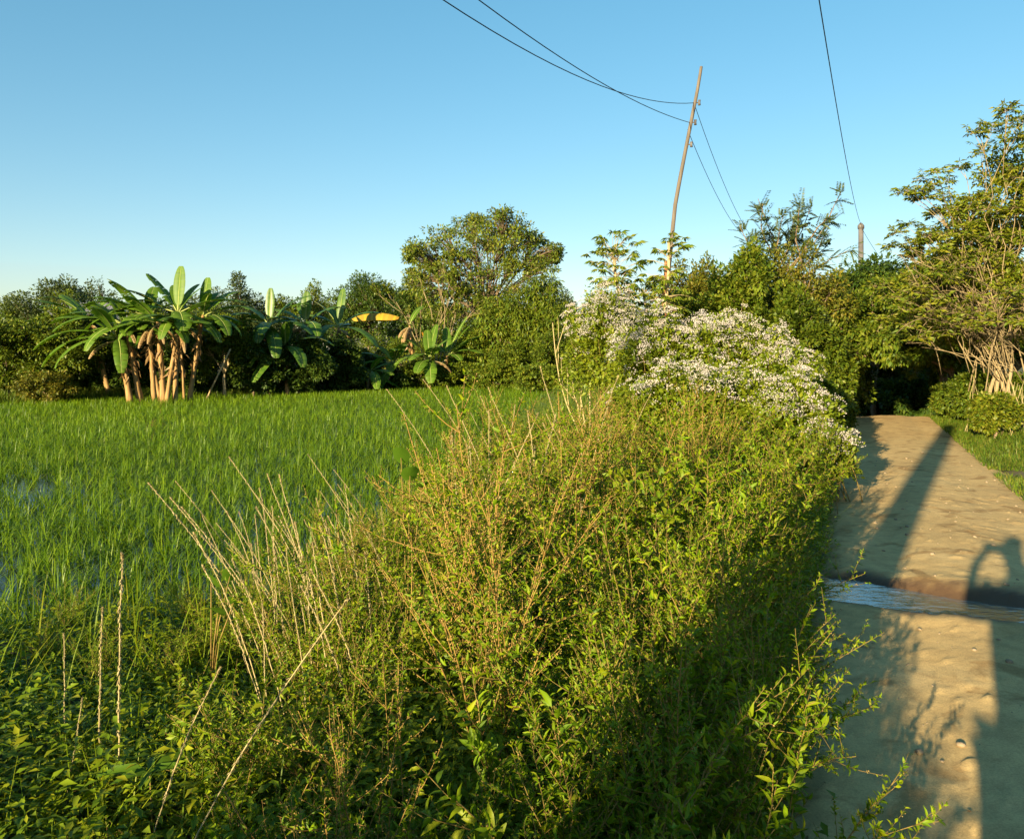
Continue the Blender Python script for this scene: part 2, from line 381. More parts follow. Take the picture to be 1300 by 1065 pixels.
mb = MB(); rng = np.random.default_rng(41); N = 60000
y = rng.uniform(13, 45, N); x = Px(y) - .25 + rng.uniform(0, 1, N) * 4.0
n2 = 30000; x2 = rng.uniform(-32, 4, n2); y2 = far_edge(x2) + rng.uniform(-.4, 3.0, n2); x = np.concatenate([x, x2]); y = np.concatenate([y, y2])
ok = x < Lx(y); x = x[ok]; y = y[ok]; k = len(x)
blades(mb, np.stack([x, y, ground_z(x, y, False) - .02], 1), rng.uniform(0, 2 * PI, k), np.abs(rng.normal(.4, .3, k)), rng.uniform(.15, .5, k), rng.uniform(.012, .03, k), rng, bend=1.0)
tag(mb.build('bank_grass', M['verge']), 'rough grass on the far bank round the edge of the paddy', 'grass', kind='stuff')
# low ground cover over the bank
mb = MB(); N = 30000
y = 1.0 + 13 * rng.uniform(0, 1, N) ** 1.5; lo = np.maximum(Px(y) - .5, -.72 * y - 1); x = lo + rng.uniform(0, 1, N) * (Lx(y) + .10 - lo)
z = ground_z(x, y, False)
hgt = rng.uniform(.14, .50, N) * (.45 + 1.0 * fbm(x * 1.1, y * 1.1, 51))
hgt = hgt * (1 - .68 * sstep(2.5, 4.0, y) * sstep(-.6, -1.3, x))
az = rng.uniform(0, 2 * PI, N); ln = rng.uniform(.1, .7, N)
P = []; Dn = []; Lg = []
for k in range(9):
    t = (k + rng.uniform(.2, .8, N)) / 9
    px_ = np.stack([x + np.cos(az) * ln * hgt * t, y + np.sin(az) * ln * hgt * t, z + hgt * t], 1)
    a = rng.uniform(0, 2 * PI, N)
    P.append(px_); Dn.append(np.stack([np.cos(a), np.sin(a), rng.uniform(-.2, .7, N)], 1)); Lg.append(rng.uniform(.025, .06, N))
P = np.concatenate(P); Dn = np.concatenate(Dn); Lg = np.concatenate(Lg)
leaves(mb, P, Dn, np.array([0, 0, 1.]) + rng.normal(0, .35, P.shape), Lg, .40, LEAF4)
sel = rng.random(N) < .35
B = np.stack([x, y, z], 1)[sel]; k = len(B)
blades(mb, B, rng.uniform(0, 2 * PI, k), np.abs(rng.normal(.35, .25, k)), rng.uniform(.12, .42, k), rng.uniform(.004, .009, k), rng)
tag(mb.build('undergrowth', M['herb']), 'low leafy green herbs covering the bank beside the paddy', 'undergrowth', kind='stuff')

# ------------------------------------------------------------------ weeds of the bank
def stem_curve(base, az, lean, L, n, rng, wig=.02):
    t = np.linspace(0, 1, n)
    o = lean * L * t ** 1.4
    P = np.stack([base[0] + math.cos(az) * o, base[1] + math.sin(az) * o, base[2] + L * (t - .30 * min(lean, 1.2) * t ** 2)], 1)
    w = np.cumsum(rng.normal(0, wig * L / n, (n, 3)), 0); w[0] = 0
    return P + w
def interp(P, t):
    q = np.clip(t, 0, 1) * (len(P) - 1); i = np.minimum(q.astype(int), len(P) - 2); f = (q - i)[:, None]
    return P[i] * (1 - f) + P[i + 1] * f, norm(P[i + 1] - P[i])
def leafy_line(lf, bd, P, L, per_m, ll, rng, t0=.1, buds=.22, wid=.30, tpl=LEAF8, open_=1.0):
    n = max(3, int(L * per_m)); t = rng.uniform(t0, 1, n) ** .85
    pos, tan = interp(P, t)
    a = rng.uniform(0, 2 * PI, n)
    r = norm(np.cross(tan, rng.normal(0, 1, (n, 3))))
    d = r * open_ + tan * rng.uniform(.3, 1.1, (n, 1)) + np.array([0, 0, .15])
    size = ll * rng.uniform(.45, 1.15, n) * (1.05 - .45 * t)
    leaves(lf, pos, d, tan + rng.normal(0, .4, (n, 3)), size, wid * rng.uniform(.8, 1.2), tpl)
    if buds:
        k = int(n * buds); tb = rng.uniform(.45, 1, k); pb, tb2 = interp(P, tb)
        blobs(bd, pb + rng.normal(0, .006, (k, 3)), rng.uniform(.0020, .0042, k))
def weed(seed, H, nst, spread, ll, per_m=78, side=10, az0=None, tpl=LEAF8, basew=.06, buds=.22, wid=.30, leaf='weed', stem='weedstem'):
    rng = np.random.default_rng(seed); st, lf, bd = MB(), MB(), MB()
    for s in range(nst):
        az = rng.uniform(0, 2 * PI) if az0 is None else az0 + rng.normal(0, .25)
        L = H * rng.uniform(.62, 1.05); lean = spread * rng.uniform(.1, 1.0) if az0 is None else spread
        b = (rng.normal(0, basew), rng.normal(0, basew), -.02)
        P = stem_curve(b, az, lean, L, 9, rng, .05)
        tube(st, P, np.linspace(.0042, .0015, 9), 4)
        leafy_line(lf, bd, P, L, per_m, ll, rng, .12, tpl=tpl, buds=buds, wid=wid)
        for q in range(side):
            t = rng.uniform(.25, .95); p, tn = interp(P, np.array([t])); p = p[0]; tn = tn[0]
            d = norm(tn * .9 + norm(rng.normal(0, 1, 3)) * 1.0 + np.array([0, 0, .15])); l = L * rng.uniform(.14, .34) * (1.15 - .5 * t)
            tt = np.linspace(0, 1, 5)[:, None]
            Q = p + d * l * tt + np.array([0, 0, 1]) * (l * .18) * tt ** 2 + rng.normal(0, .004, (5, 3)) * tt
            tube(st, Q, np.linspace(.0022, .001, 5), 3)
            leafy_line(lf, bd, Q, l, per_m * 1.25, ll * .82, rng, .08, tpl=tpl, buds=buds, wid=wid)
    root = empty('weed_plant')
    st.build('stem', M[stem], root); lf.build('foliage', M[leaf], root); tag(bd.build('seed_head', M['bud'], root), kind='stuff')
    return root
protos = [weed(100 + k, 1.12, 12, .72, .068 if k % 2 else .055, 62) for k in range(6)]
tipped = [weed(180 + k, 1.22, 9, .40, .046, 62, 8, buds=.65, stem='tipstem') for k in range(3)]
broadw = [weed(190 + k, .95, 10, .7, .085, 40, 6, buds=.05, wid=.5, leaf='herb') for k in range(2)]
sprig = [weed(140 + k, .85, 3, .75, .066, 60, 8, az0=0.0, basew=.02) for k in range(3)]
bigleaf = [weed(160 + k, .8, 4, .6, .092, 50, 5, tpl=LEAF8) for k in range(2)]
used = set()
def put(root, x, y, rz, s, label, cat, group=None, z=None, tilt=(0, 0)):
    loc = (x, y, gz(x, y) if z is None else z)
    if root.name in used: r = dup(root, loc, (tilt[0], tilt[1], rz), s, label, group)
    else:
        used.add(root.name); r = root; r.location = loc; r.rotation_euler = (tilt[0], tilt[1], rz); r.scale = (s,) * 3
    tag(r, label, cat, group); return r
rw = random.Random(3)
def crest(x, y):       # height the weeds reach over the bank
    h_ = 1.13 - .60 * max(0, -.22 - x + .05 * (y - 4))
    h_ -= .22 * max(0, x - (Lx(y) - .6)) / .6
    if y < 3.2: h_ -= .42 * (3.2 - y) / 1.4
    return max(.27, min(1.25, h_))
y = 1.35
WL = {'near': 'waist high golden green weed with small lance leaves in the dense front stand',
      'mid': 'golden weed bush with reddish stems in the stand before the white flowers',
      'low': 'knee high green weed on the left bank between stand and rice paddy',
      'edge': 'dark green weed at the shaded path side of the roadside stand'}
while y < 9.3:
    step = .40 + .035 * y
    x = max(-.62 * y - .3, float(Px(y)) + .35)
    while x < Lx(y) + .08:
        xx = x + rw.uniform(-.15, .15); yy = y + rw.uniform(-.15, .15)
        H = crest(xx, yy) * rw.uniform(.76, 1.14)
        if xx < Lx(yy) + .06 and abs(xx) + yy > 1.1:
            g = 'low' if H < .62 else ('edge' if xx > Lx(yy) - .6 else ('near' if yy < 5 else 'mid'))
            q_ = rw.random(); kind_ = tipped if (q_ < .46 and g in ('near', 'mid')) else (broadw if q_ > .88 else protos)
            put(rw.choice(kind_), xx, yy, rw.uniform(0, 6.28), H / 1.08, WL[g], 'weed', 'weeds of the ' + {'near': 'front stand', 'mid': 'middle stand', 'low': 'left bank', 'edge': 'path side'}[g])
        x += step * rw.uniform(.85, 1.15)
    y += step * .92
# the stand goes on behind the camera along the path edge and shades the near track
y = -3.6
while y < 1.3:
    for x in (-.28, -.7, -1.15):
        xx = Lx(y) + x - (.18 if y < .4 else 0) + rw.uniform(-.1, .1)
        if y > 0 and xx > -.66 * y - .42: xx = -.66 * y - .42 - rw.uniform(0, .3)
        put(rw.choice(protos), xx, y + rw.uniform(-.1, .1), rw.uniform(0, 6.28), rw.uniform(.8, .95), 'weed of the roadside stand beside the photographer, shading the near track', 'weed', 'weeds beside the photographer')
    y += .33
for k in range(30):
    y = -1.35 + (k % 15) * .096
    put(tipped[k % 3], Lx(y) - .22 - .12 * (k % 2) - .1 * (k > 14), y, rw.uniform(0, 6.28), rw.uniform(.88, 1.0), 'weed of the roadside stand beside the photographer, shading the near track', 'weed', 'weeds beside the photographer')
y = 1.9
while y < 5.0:
    put(rw.choice(protos), Lx(y) - .20 + rw.uniform(-.08, .05), y, rw.uniform(0, 6.28), rw.uniform(.62, .80), WL['edge'], 'weed', 'weeds of the path side'); y += .24
# single branches that stand out from the stand
SPR = [((.92, 2.95), .05, .66, 'long leafy weed branch with pink buds leaning out over the shaded path'),
       ((.86, 2.9), -.20, .62, 'lower weed branch with brown buds reaching over the path beneath another branch'),
       ((1.50, 4.55), 1.1, .62, 'upright feathery weed sprig at the path edge beside the stream'),
       ((.88, 2.35), -.35, .62, 'short leafy weed sprig at the foot of the stand by the dark path'),
       ((.10, 1.75), .95, .88, 'tall slanting weed branch with large leaves at the very bottom of the stand'),
       ((.32, 1.85), .70, .82, 'slanting budded weed branch just right of the bottommost tall one'),
       ((.45, 2.6), .75, 1.15, 'orange stemmed weed branch slanting up towards the path from the stand'),
       ((.15, 3.4), .5, 1.3, 'reddish slanting branch rising out of the middle of the weeds')]
for k, (x, y, s) in enumerate(((.02, 1.62, .80), (.30, 1.70, .78), (.55, 1.95, .82), (.20, 2.05, .95), (-.30, 1.75, .70), (.72, 2.30, .85), (.48, 2.45, 1.0), (-.62, 1.9, .62), (-.05, 2.35, 1.0), (.85, 2.62, .8))):
    put(bigleaf[k % 2], x, y, k * 1.7, s, 'large leafed weed with brown buds at the very bottom of the stand', 'weed', 'large leafed weeds at the bottom')
for k, ((x, y), rz, s, lab) in enumerate(SPR):
    put(sprig[k % 3], x, y, rz, s, lab, 'weed')

# dry spikes
def spike(seed, H, lean, spike_frac, thick):
    rng = np.random.default_rng(seed); st, sd = MB(), MB()
    P = stem_curve((0, 0, -.02), 0, lean, H, 12, rng, .03)
    tube(st, P, np.linspace(.0027, .0011, 12) * (thick / 1.0), 5)
    n = int(H * spike_frac * 260); t = 1 - spike_frac * (np.linspace(0, 1, n) ** .85)
    pos, tan = interp(P, t); r = norm(np.cross(tan, rng.normal(0, 1, (n, 3))))
    leaves(sd, pos + r * .0015, -tan * .9 + r * .7, r, .010 * thick * rng.uniform(.7, 1.2, n), .34, LEAF2)
    tn = 40; pos, tan = interp(P, rng.uniform(.965, 1.0, tn)); r = norm(np.cross(tan, rng.normal(0, 1, (tn, 3))))
    leaves(sd, pos, tan + r, r, .008 * thick, .5, LEAF2)
    root = empty('dry_grass_stalk'); st.build('stem', M['straw'], root); sd.build('seed_spike', M['dry'], root)
    return root
sp0 = [spike(200, .95, .02, .62, 1.35), spike(201, .85, .30, .55, 1.1), spike(202, 1.05, .45, .5, 1.0), spike(203, .75, .12, .6, 1.2)]
SPK = [((-1.30, 2.65), 0, 1.02, 0, 'tallest pale seed spike standing upright over the left bank'),
       ((-1.40, 2.72), .6, .80, 0, 'shorter upright seed spike with pinkish tip left of the tallest one'),
       ((-1.64, 2.95), 2.2, .75, 3, 'small thin seed spike farthest left on the bank'),
       ((-1.48, 2.65), .5, .62, 3, 'short seed spike low between two taller upright spikes'),
       ((-1.08, 2.30), .15, .92, 1, 'leaning seed spike with pink tip at the lower left bank'),
       ((-.93, 2.05), .10, 1.06, 2, 'thick pale stalk slanting across the lower left weeds')]
for (p, rz, s, k, lab) in SPK: put(sp0[k], p[0], p[1], rz, s, lab, 'grass stalk')
rs = random.Random(8)
for k in range(64):
    yy = rs.uniform(3.0, 6.2); xx = at(rs.uniform(310, 500), yy) + .05
    put(rs.choice(sp0[1:]), xx, yy, rs.uniform(2.0, 3.9), rs.uniform(.75, 1.15), 'thin pale dry stalk leaning over the rice at the left flank of the stand', 'grass stalk', 'pale stalks at the left flank')
for k in range(32):
    yy = rs.uniform(5.0, 8.5); xx = at(rs.uniform(560, 770), yy)
    put(rs.choice(sp0[1:]), xx, yy, rs.uniform(0, 6.28), rs.uniform(1.15, 1.6), 'tall thin straw stalk rising above the weeds against the far rice', 'grass stalk', 'straw stalks above the stand')

# broad leaves among the weeds
def broad(seed, spots, L, wid):
    rng = np.random.default_rng(seed); st = MB(); LS = []
    a = np.linspace(0, 2 * PI, 15)[:-1]
    for (dx, dy, z, az, tilt, s) in spots:
        tube(st, [(0, 0, 0), (dx * .4, dy * .4, z * .6), (dx, dy, z)], [.003, .0025, .002], 4)
        rr = 1 + .18 * np.cos(a) - .32 * np.exp(-((np.abs(a - PI)) / .35) ** 2)
        u = np.cos(a) * rr * L * s * .6; v = np.sin(a) * rr * L * s * wid; 
        d = np.array([math.cos(az) * math.cos(tilt), math.sin(az) * math.cos(tilt), math.sin(tilt)]); sd = np.array([-math.sin(az), math.cos(az), 0]); n = np.cross(d, sd)
        V = np.array([dx, dy, z]) + u[:, None] * d + v[:, None] * sd + (np.abs(v) * .35)[:, None] * n
        V = np.vstack([V, [[dx, dy, z]]])
        lf = MB(); lf.add(V, [[i, (i + 1) % 14, 14] for i in range(14)]); LS.append(lf)
    r = empty('broad_leaf_vine'); st.build('stem', M['weedstem'], r)
    for lf in LS: lf.build('leaf', M['vine'], r)
    return r
put(broad(1, [(-.03, 0, 1.06, 4.6, .9, 1), (.02, -.05, .98, 5.0, .8, 1.0), (.08, -.08, .93, 5.4, .6, .8)], .10, .42), at(517, 3.9), 3.9, 0, 1, 'vine with broad bright green leaves on top of the weed stand', 'vine', z=.0)
put(broad(2, [(.0, 0, .42, 4.2, .8, 1), (.08, -.03, .45, 5.2, .9, .9), (.10, -.05, .36, 5.0, .7, .9), (.04, -.04, .32, 4.5, .6, 1)], .085, .36), at(268, 3.7), 3.7, 0, 1.25, 'small vine with round light green leaves at the rice edge of the bank', 'vine')
mb = MB(); st = MB()
for (az, l) in ((2.6, .22), (3.3, .16), (1.4, .14), (.3, .22), (-.5, .16), (4.4, .14)):
    leaves(mb, [(0, 0, .42)], [(math.cos(az), math.sin(az) * .7, .12)], [(0, -.4, 1)], l, .26, LEAF8)
tube(st, [(.02, 0, -.02), (.01, 0, .2), (0, 0, .42)], [.004, .0035, .003], 5)
pr = empty('lobed_leaf_herb'); st.build('stem', M['weedstem'], pr); mb.build('leaf', M['vine'], pr)
put(pr, at(190, 2.5), 2.5, .6, .72, 'herb with one big finger lobed leaf on the lower left bank', 'herb')

# ------------------------------------------------------------------ flowering bushes
def ell_shell(n, rng, up=.0, inner=.55):
    d = norm(rng.normal(0, 1, (n, 3))); d[:, 2] = np.where(d[:, 2] < -.35, -d[:, 2], d[:, 2])
    return d, rng.uniform(inner, 1, n) ** .6
def flower_bush(seed, x, y, H, rx, ry, label, nflow=230, nl=14000):
    rng = np.random.default_rng(seed); st, lf, fl = MB(), MB(), MB()
    z0 = gz(x, y); C = np.array([0, 0, H * .52]); Rr = np.array([rx, ry, H * .50])
    lob = norm(rng.normal(0, 1, (26, 3)) + np.array([0, 0, .2])); la = rng.uniform(.15, .55, 26)
    def env(d): return .68 + np.max(np.clip(d @ lob.T, 0, 1) ** 14 * la, 1)
    ns = 70
    d, r = ell_shell(ns, rng, inner=.75)
    tips = C + d * Rr * (env(d) * r)[:, None]
    for k in range(ns):
        b = np.array([rng.normal(0, .15), rng.normal(0, .15), -.02]); t = np.linspace(0, 1, 6)[:, None]
        P = b + (tips[k] - b) * t + np.array([0, 0, 1]) * (.12 * np.sin(t * PI))
        tube(st, P, np.linspace(.008, .002, 6), 4)
    d, r = ell_shell(nl, rng, inner=.35)
    pos = C + d * Rr * (env(d) * r)[:, None] + rng.normal(0, .03, (nl, 3))
    pos[:, 2] = np.maximum(pos[:, 2], .05)
    leaves(lf, pos, d + rng.normal(0, .7, (nl, 3)) + np.array([0, 0, -.1]), d * .6 + np.array([0, 0, .8]) + rng.normal(0, .4, (nl, 3)), rng.uniform(.035, .085, nl), .52, LEAF4)
    d, r = ell_shell(nflow * 4, rng, inner=.95)
    key = d[:, 2] + .35 * -d[:, 1] + .30 * rng.normal(0, 1, len(d)) + 1.6 * (env(d) - .68)
    d = d[np.argsort(-key)[:nflow]]
    cc = C + d * Rr * (env(d) * rng.uniform(.9, 1.06, nflow))[:, None] + rng.normal(0, .03, (nflow, 3))
    nflow_ = nflow; per = 22; q = np.repeat(cc, per, 0); n = len(q); dn = np.repeat(norm(d + np.array([0, -.15, .7])), per, 0)
    off = rng.normal(0, .034, (n, 3)); off -= dn * np.sum(off * dn, 1, keepdims=True) * .75
    pos = q + off + dn * .02
    for k in range(3):
        dd_ = norm(dn + rng.normal(0, .55, (n, 3)))
        leaves(fl, pos, dd_, rng.normal(0, 1, (n, 3)), rng.uniform(.010, .019, n), .55, LEAF2)
    root = empty('flowering_bush', (x, y, z0), 0, label, 'flowering bush', 'white flowering bushes beside the path')
    st.build('stem', M['weedstem'], root); lf.build('foliage', M['bushleaf'], root); fl.build('blossom', M['flower'], root)
for (px, D, top, rx, ry, nf, lab) in (
        (778, 12.2, 370, .66, .6, 400, 'greyish white flowering bush farthest left, beside bare pale stalks'),
        (845, 10.9, 398, .76, .7, 420, 'white flowering bush directly in front of the leaning pole foot'),
        (925, 10.9, 384, .68, .7, 360, 'tallest white flowering bush at the middle of the flower bank'),
        (985, 10.3, 422, .55, .6, 240, 'white flowering bush with yellow specks sloping towards the tunnel'),
        (870, 9.3, 462, .80, .6, 240, 'broad white flowering bush low in front of the taller ones'),
        (990, 9.0, 478, .55, .5, 260, 'white flowering bush in front on the right slope of the bank'),
        (1035, 8.6, 540, .36, .4, 150, 'small white flowering bush lowest, hanging over the path edge')):
    x = at(px, D); H = hz(top, D) - gz(x, D)
    flower_bush(int(px * 7 + D), x, D, H, rx * 1.2, ry * 1.2, lab, int(nf * .60))

# ------------------------------------------------------------------ trees
def branch(mb, a, b, r0, r1, rng, sag=.08, n=7, sides=6):
    a = np.array(a, float); b = np.array(b, float); t = np.linspace(0, 1, n)[:, None]; L = np.linalg.norm(b - a)
    P = a + (b - a) * t + np.array([0, 0, 1]) * (sag * L * np.sin(t * PI)) + np.cumsum(rng.normal(0, .018 * L, (n, 3)), 0) * np.sin(t * PI)
    tube(mb, P, np.linspace(r0, r1, n), sides); return P
def clump_leaves(mb, C, r, n, ll, rng, wid=.45, sub=14, droop=.2, tpl=LEAF2, flat=1.0, sub_r=.42):
    C = np.array(C, float); r = np.array(r, float)
    d = norm(rng.normal(0, 1, (sub, 3))); rad = rng.uniform(.35, .95, sub)
    sc_ = C + d * r * rad[:, None]; ss = rng.uniform(.6, 1.25, sub) * sub_r
    w_ = ss ** 2 / np.sum(ss ** 2); idx = rng.choice(sub, n, p=w_)
    dd = norm(rng.normal(0, 1, (n, 3))); q = rng.uniform(.25, 1, n) ** .5
    pos = sc_[idx] + dd * (q * ss[idx])[:, None] * r * np.array([1, 1, .8 * flat])
    dirs = dd + norm(pos - C) * .4 + rng.normal(0, .5, (n, 3)) + np.array([0, 0, -droop])
    nr = np.array([0, 0, 1.]) + dd * .5 + rng.normal(0, .45, (n, 3))
    leaves(mb, pos, dirs, nr, ll * rng.uniform(.6, 1.25, n), wid, tpl)
    return sc_
def tree(name, x, y, clumps, mat, label, cat, ll, trunk_r=.12, bark='bark', dens=1.0, wid=.45, sub=14, droop=.2, seed=0, group=None, fork=.45, twigs=True, tpl=LEAF2, z=None, sub_r=.42):
    """clumps: (dx, dy, z above ground, rx, ry, rz, leaves)"""
    rng = np.random.default_rng(seed); tk, cr = MB(), MB()
    z0 = gz(x, y) if z is None else z
    top = max(c[2] for c in clumps); cx = np.mean([c[0] for c in clumps]); cy = np.mean([c[1] for c in clumps])
    fz = max(.3, min(c[2] - c[5] for c in clumps) * .5 + top * fork * .5); fp = np.array([cx * .35, cy * .35, fz])
    branch(tk, (0, 0, -.1), fp, trunk_r, trunk_r * .75, rng, 0, 7, 8)
    for (dx, dy, cz, rx, ry, rz, n) in clumps:
        s_ = clump_leaves(cr, (dx, dy, cz), (rx, ry, rz), int(n * dens), ll, rng, wid, sub, droop, tpl, sub_r=sub_r)
        P = branch(tk, fp, (dx, dy, cz), trunk_r * .55, trunk_r * .18, rng, .08)
        if twigs:
            for q in s_: branch(tk, P[4], q, trunk_r * .16, trunk_r * .04, rng, .05, 5, 4)
    root = empty(name, (x, y, z0), 0, label, cat, group)
    tk.build('trunk', M[bark], root, True); cr.build('crown', M[mat], root)
    return root
def shrub_px(name, px, D, top, wpx, mat, label, cat, ll, n=6000, seed=0, group=None, bark='bark', lobes=6, base=0.0, droop=.2, wid=.5, depth=.8, tpl=LEAF2, zg=None, sub_r=.42):
    """a bush whose outline is made of several lobes"""
    rng = np.random.default_rng(seed + 1000); x = at(px, D); z0 = gz(x, D) if zg is None else zg
    H = hz(top, D) - z0; w_ = wpx / F * D / 2; cl = []
    for k in range(lobes):
        fx = (-.8 + 1.6 * (k - .5) / max(1, lobes - 1) + rng.uniform(-.15, .15)) if k else 0; hh = (1 - .24 * fx * fx) * (1 if k == 0 else rng.uniform(.78, 1.02))
        rz = H * rng.uniform(.18, .28); cz = max(rz * .7 + base, H * hh - rz * .95)
        cl.append((fx * w_, rng.uniform(-.5, .5) * w_ * depth, cz, w_ * rng.uniform(.40, .56), w_ * .5 * depth + .2, rz, n / lobes))
    cl[0] = (cl[0][0] * .4,) + cl[0][1:]
    for k in range(4): cl.append(((-.6 + .4 * k) * w_, 0, base + H * rng.uniform(.25, .5), w_ * .45, w_ * .5, H * .24, n / lobes))
    cl = [c[:6] + (c[6] * 1.25,) for c in cl]
    return tree(name, x, D, cl, mat, label, cat, ll, max(.03, H * .022), bark, 1.0, wid, 14, droop, seed, group, tpl=tpl, z=z0, sub_r=sub_r)

# far row behind the left of the paddy
shrub_px('hedge_shrub', 12, 29.5, 398, 95, 'tree_mid', 'dense dark shrub at the left end of the field hedge', 'shrub', .13, 9000, 1)
shrub_px('hedge_shrub', 75, 30.5, 392, 110, 'tree_mid', 'dense green shrub behind the drooping left banana leaves', 'shrub', .13, 10000, 2)
shrub_px('hedge_shrub', 120, 31.5, 402, 90, 'tree_dark', 'dark shrub directly behind the leaning banana stems', 'shrub', .13, 8000, 3)
shrub_px('hedge_shrub', 60, 28.6, 470, 70, 'tree_olive', 'low olive shrub with bare forked stems at the field edge', 'shrub', .10, 3500, 4, bark='palebark')
shrub_px('far_tree', 18, 62, 366, 120, 'tree_mid', 'hazy tree low on the skyline at the far left', 'tree', .22, 7000, 5)
shrub_px('far_tree', 72, 60, 355, 110, 'tree_grey', 'grey green tree on the skyline left of the metal roof', 'tree', .22, 8000, 6)
shrub_px('far_tree', 112, 66, 358, 80, 'tree_grey', 'narrow tree on the skyline right beside the metal roof', 'tree', .22, 5000, 7)
shrub_px('far_tree', 84, 46, 368, 84, 'tree_mid', 'leafy tree covering the left half of the metal roof', 'tree', .16, 7000, 17)
shrub_px('far_tree', 184, 45, 374, 70, 'tree_mid', 'leafy tree covering the right end of the metal roof', 'tree', .16, 6000, 18)
shrub_px('far_tree', 190, 55, 378, 80, 'tree_dark', 'dark tree behind the upright banana leaf', 'tree', .2, 6000, 8)
shrub_px('far_tree', 308, 56, 350, 95, 'tree_grey', 'rounded dark tree on the skyline right of the banana clump', 'tree', .20, 9000, 9)
shrub_px('far_tree', 268, 50, 385, 70, 'tree_mid', 'leafy tree behind the short upright banana leaf', 'tree', .18, 7000, 10)
shrub_px('far_tree', 352, 58, 368, 95, 'tree_mid', 'mid green tree behind the two upright leaves', 'tree', .20, 7000, 11)
shrub_px('far_tree', 398, 62, 358, 48, 'tree_light', 'sparse pale green tree beside the dark round tree', 'tree', .18, 3500, 12)
shrub_px('round_tree', 468, 80, 345, 110, 'tree_dark', 'dark round crowned tree left of the big spreading tree', 'tree', .26, 16000, 13, lobes=9)
shrub_px('round_tree', 525, 70, 352, 70, 'tree_dark', 'smaller dark tree behind the twigs of the bare shrub', 'tree', .24, 8000, 14)
shrub_px('far_tree', 745, 60, 392, 60, 'tree_grey', 'hazy tree in the gap between mango tree and papaya', 'tree', .2, 4000, 15)
shrub_px('far_tree', 715, 48, 368, 44, 'tree_grey', 'loose grey green tree behind the bare pale stalks', 'tree', .16, 3500, 16)

for k, (px, D_, top, w_, mat, lab) in enumerate(((420, 88, 378, 120, 'tree_grey', 'far hazy trees left of the dark round tree'), (560, 85, 372, 130, 'tree_dark', 'far dark tree behind the bare twiggy shrub'), (650, 82, 385, 130, 'tree_mid', 'far tree seen through the stems of the spreading tree'), (740, 84, 405, 110, 'tree_mid', 'far low tree behind the bare pale stalks'), (830, 70, 392, 120, 'tree_mid', 'far low tree seen past the leaning pole'), (250, 75, 372, 130, 'tree_grey', 'far grey tree behind the short upright banana leaf'), (150, 80, 380, 130, 'tree_grey', 'far grey tree behind the corrugated roof'))):
    shrub_px('far_tree', px, D_, top, w_, mat, lab, 'tree', .26, 8000, 900 + k)
# big spreading tree
D = 48.0
def wp(px, py, z0, x0, D=D): return at(px, D) - x0, hz(py, D) - z0
x0 = at(622, D); z0 = gz(x0, D)
cl = []
rr = np.random.default_rng(77)
for (px, py, w_, h_) in ((590, 285, 30, 16), (560, 300, 28, 14), (540, 318, 24, 12), (615, 300, 30, 18), (650, 288, 28, 14), (668, 300, 28, 14), (690, 322, 24, 10), (640, 318, 30, 14), (585, 325, 28, 12),
                         (610, 345, 30, 14), (555, 345, 24, 12), (700, 330, 14, 6), (530, 322, 14, 7), (655, 340, 26, 12), (575, 365, 30, 14), (630, 370, 34, 16), (600, 388, 34, 16), (660, 365, 34, 16), (560, 392, 30, 14), (605, 315, 40, 20), (650, 315, 40, 18), (570, 325, 34, 16), (628, 290, 30, 16), (665, 335, 34, 16), (550, 375, 28, 16), (590, 355, 40, 18), (625, 345, 36, 18), (645, 390, 36, 18), (580, 405, 36, 16), (530, 350, 18, 10), (690, 345, 26, 14), (535, 365, 24, 14), (555, 400, 30, 16), (570, 345, 30, 16), (545, 335, 24, 12), (610, 375, 36, 18), (520, 325, 12, 7), (705, 318, 16, 8), (680, 305, 22, 10), (600, 275, 18, 9), (640, 278, 18, 9)):
    dx, dz = wp(px, py, z0, x0); cl.append((dx, rr.uniform(-2.2, 1.6), dz, w_ * .95 / F * D, 1.4, h_ * 1.0 / F * D, 620))
tree('spreading_tree', x0, D, cl, 'tree_sage', 'tall spreading tree with open airy crown behind the paddy', 'tree', .20, .13, 'bark', 1.2, .45, 30, .3, 21, sub_r=.30)
# mango-like tree and shrubs around it
shrub_px('drooping_tree', 690, 39, 345, 100, 'tree_mid', 'dense tree with long drooping leaves right of the spreading tree', 'tree', .26, 9000, 22, wid=.26, droop=1.1, lobes=9)
shrub_px('drooping_tree', 640, 40, 372, 80, 'tree_light', 'light green tree with drooping leaves below the spreading crown', 'tree', .26, 5000, 23, wid=.26, droop=1.0)
for k, (px, D, top, w_, mat, lab) in enumerate((
        (605, 40.5, 412, 70, 'tree_light', 'bright leafy shrub right of the yellow leafed banana'),
        (655, 38.5, 425, 80, 'tree_mid', 'green shrub below the light drooping tree'),
        (708, 36.5, 418, 70, 'tree_mid', 'green shrub beside the leftmost flowering bush'),
        (630, 37.5, 455, 70, 'tree_light', 'low bright shrub at the far edge of the rice'),
        (690, 35.0, 462, 80, 'tree_light', 'low leafy shrub behind the straw stalks'),
        (560, 46, 420, 80, 'tree_mid', 'green shrub behind the orange dead leaf'),
        (490, 48, 425, 90, 'tree_mid', 'green shrub beneath the big yellow leaf'))):
    shrub_px('field_shrub', px, D, top, w_, mat, lab, 'shrub', .13, 6500, 30 + k)
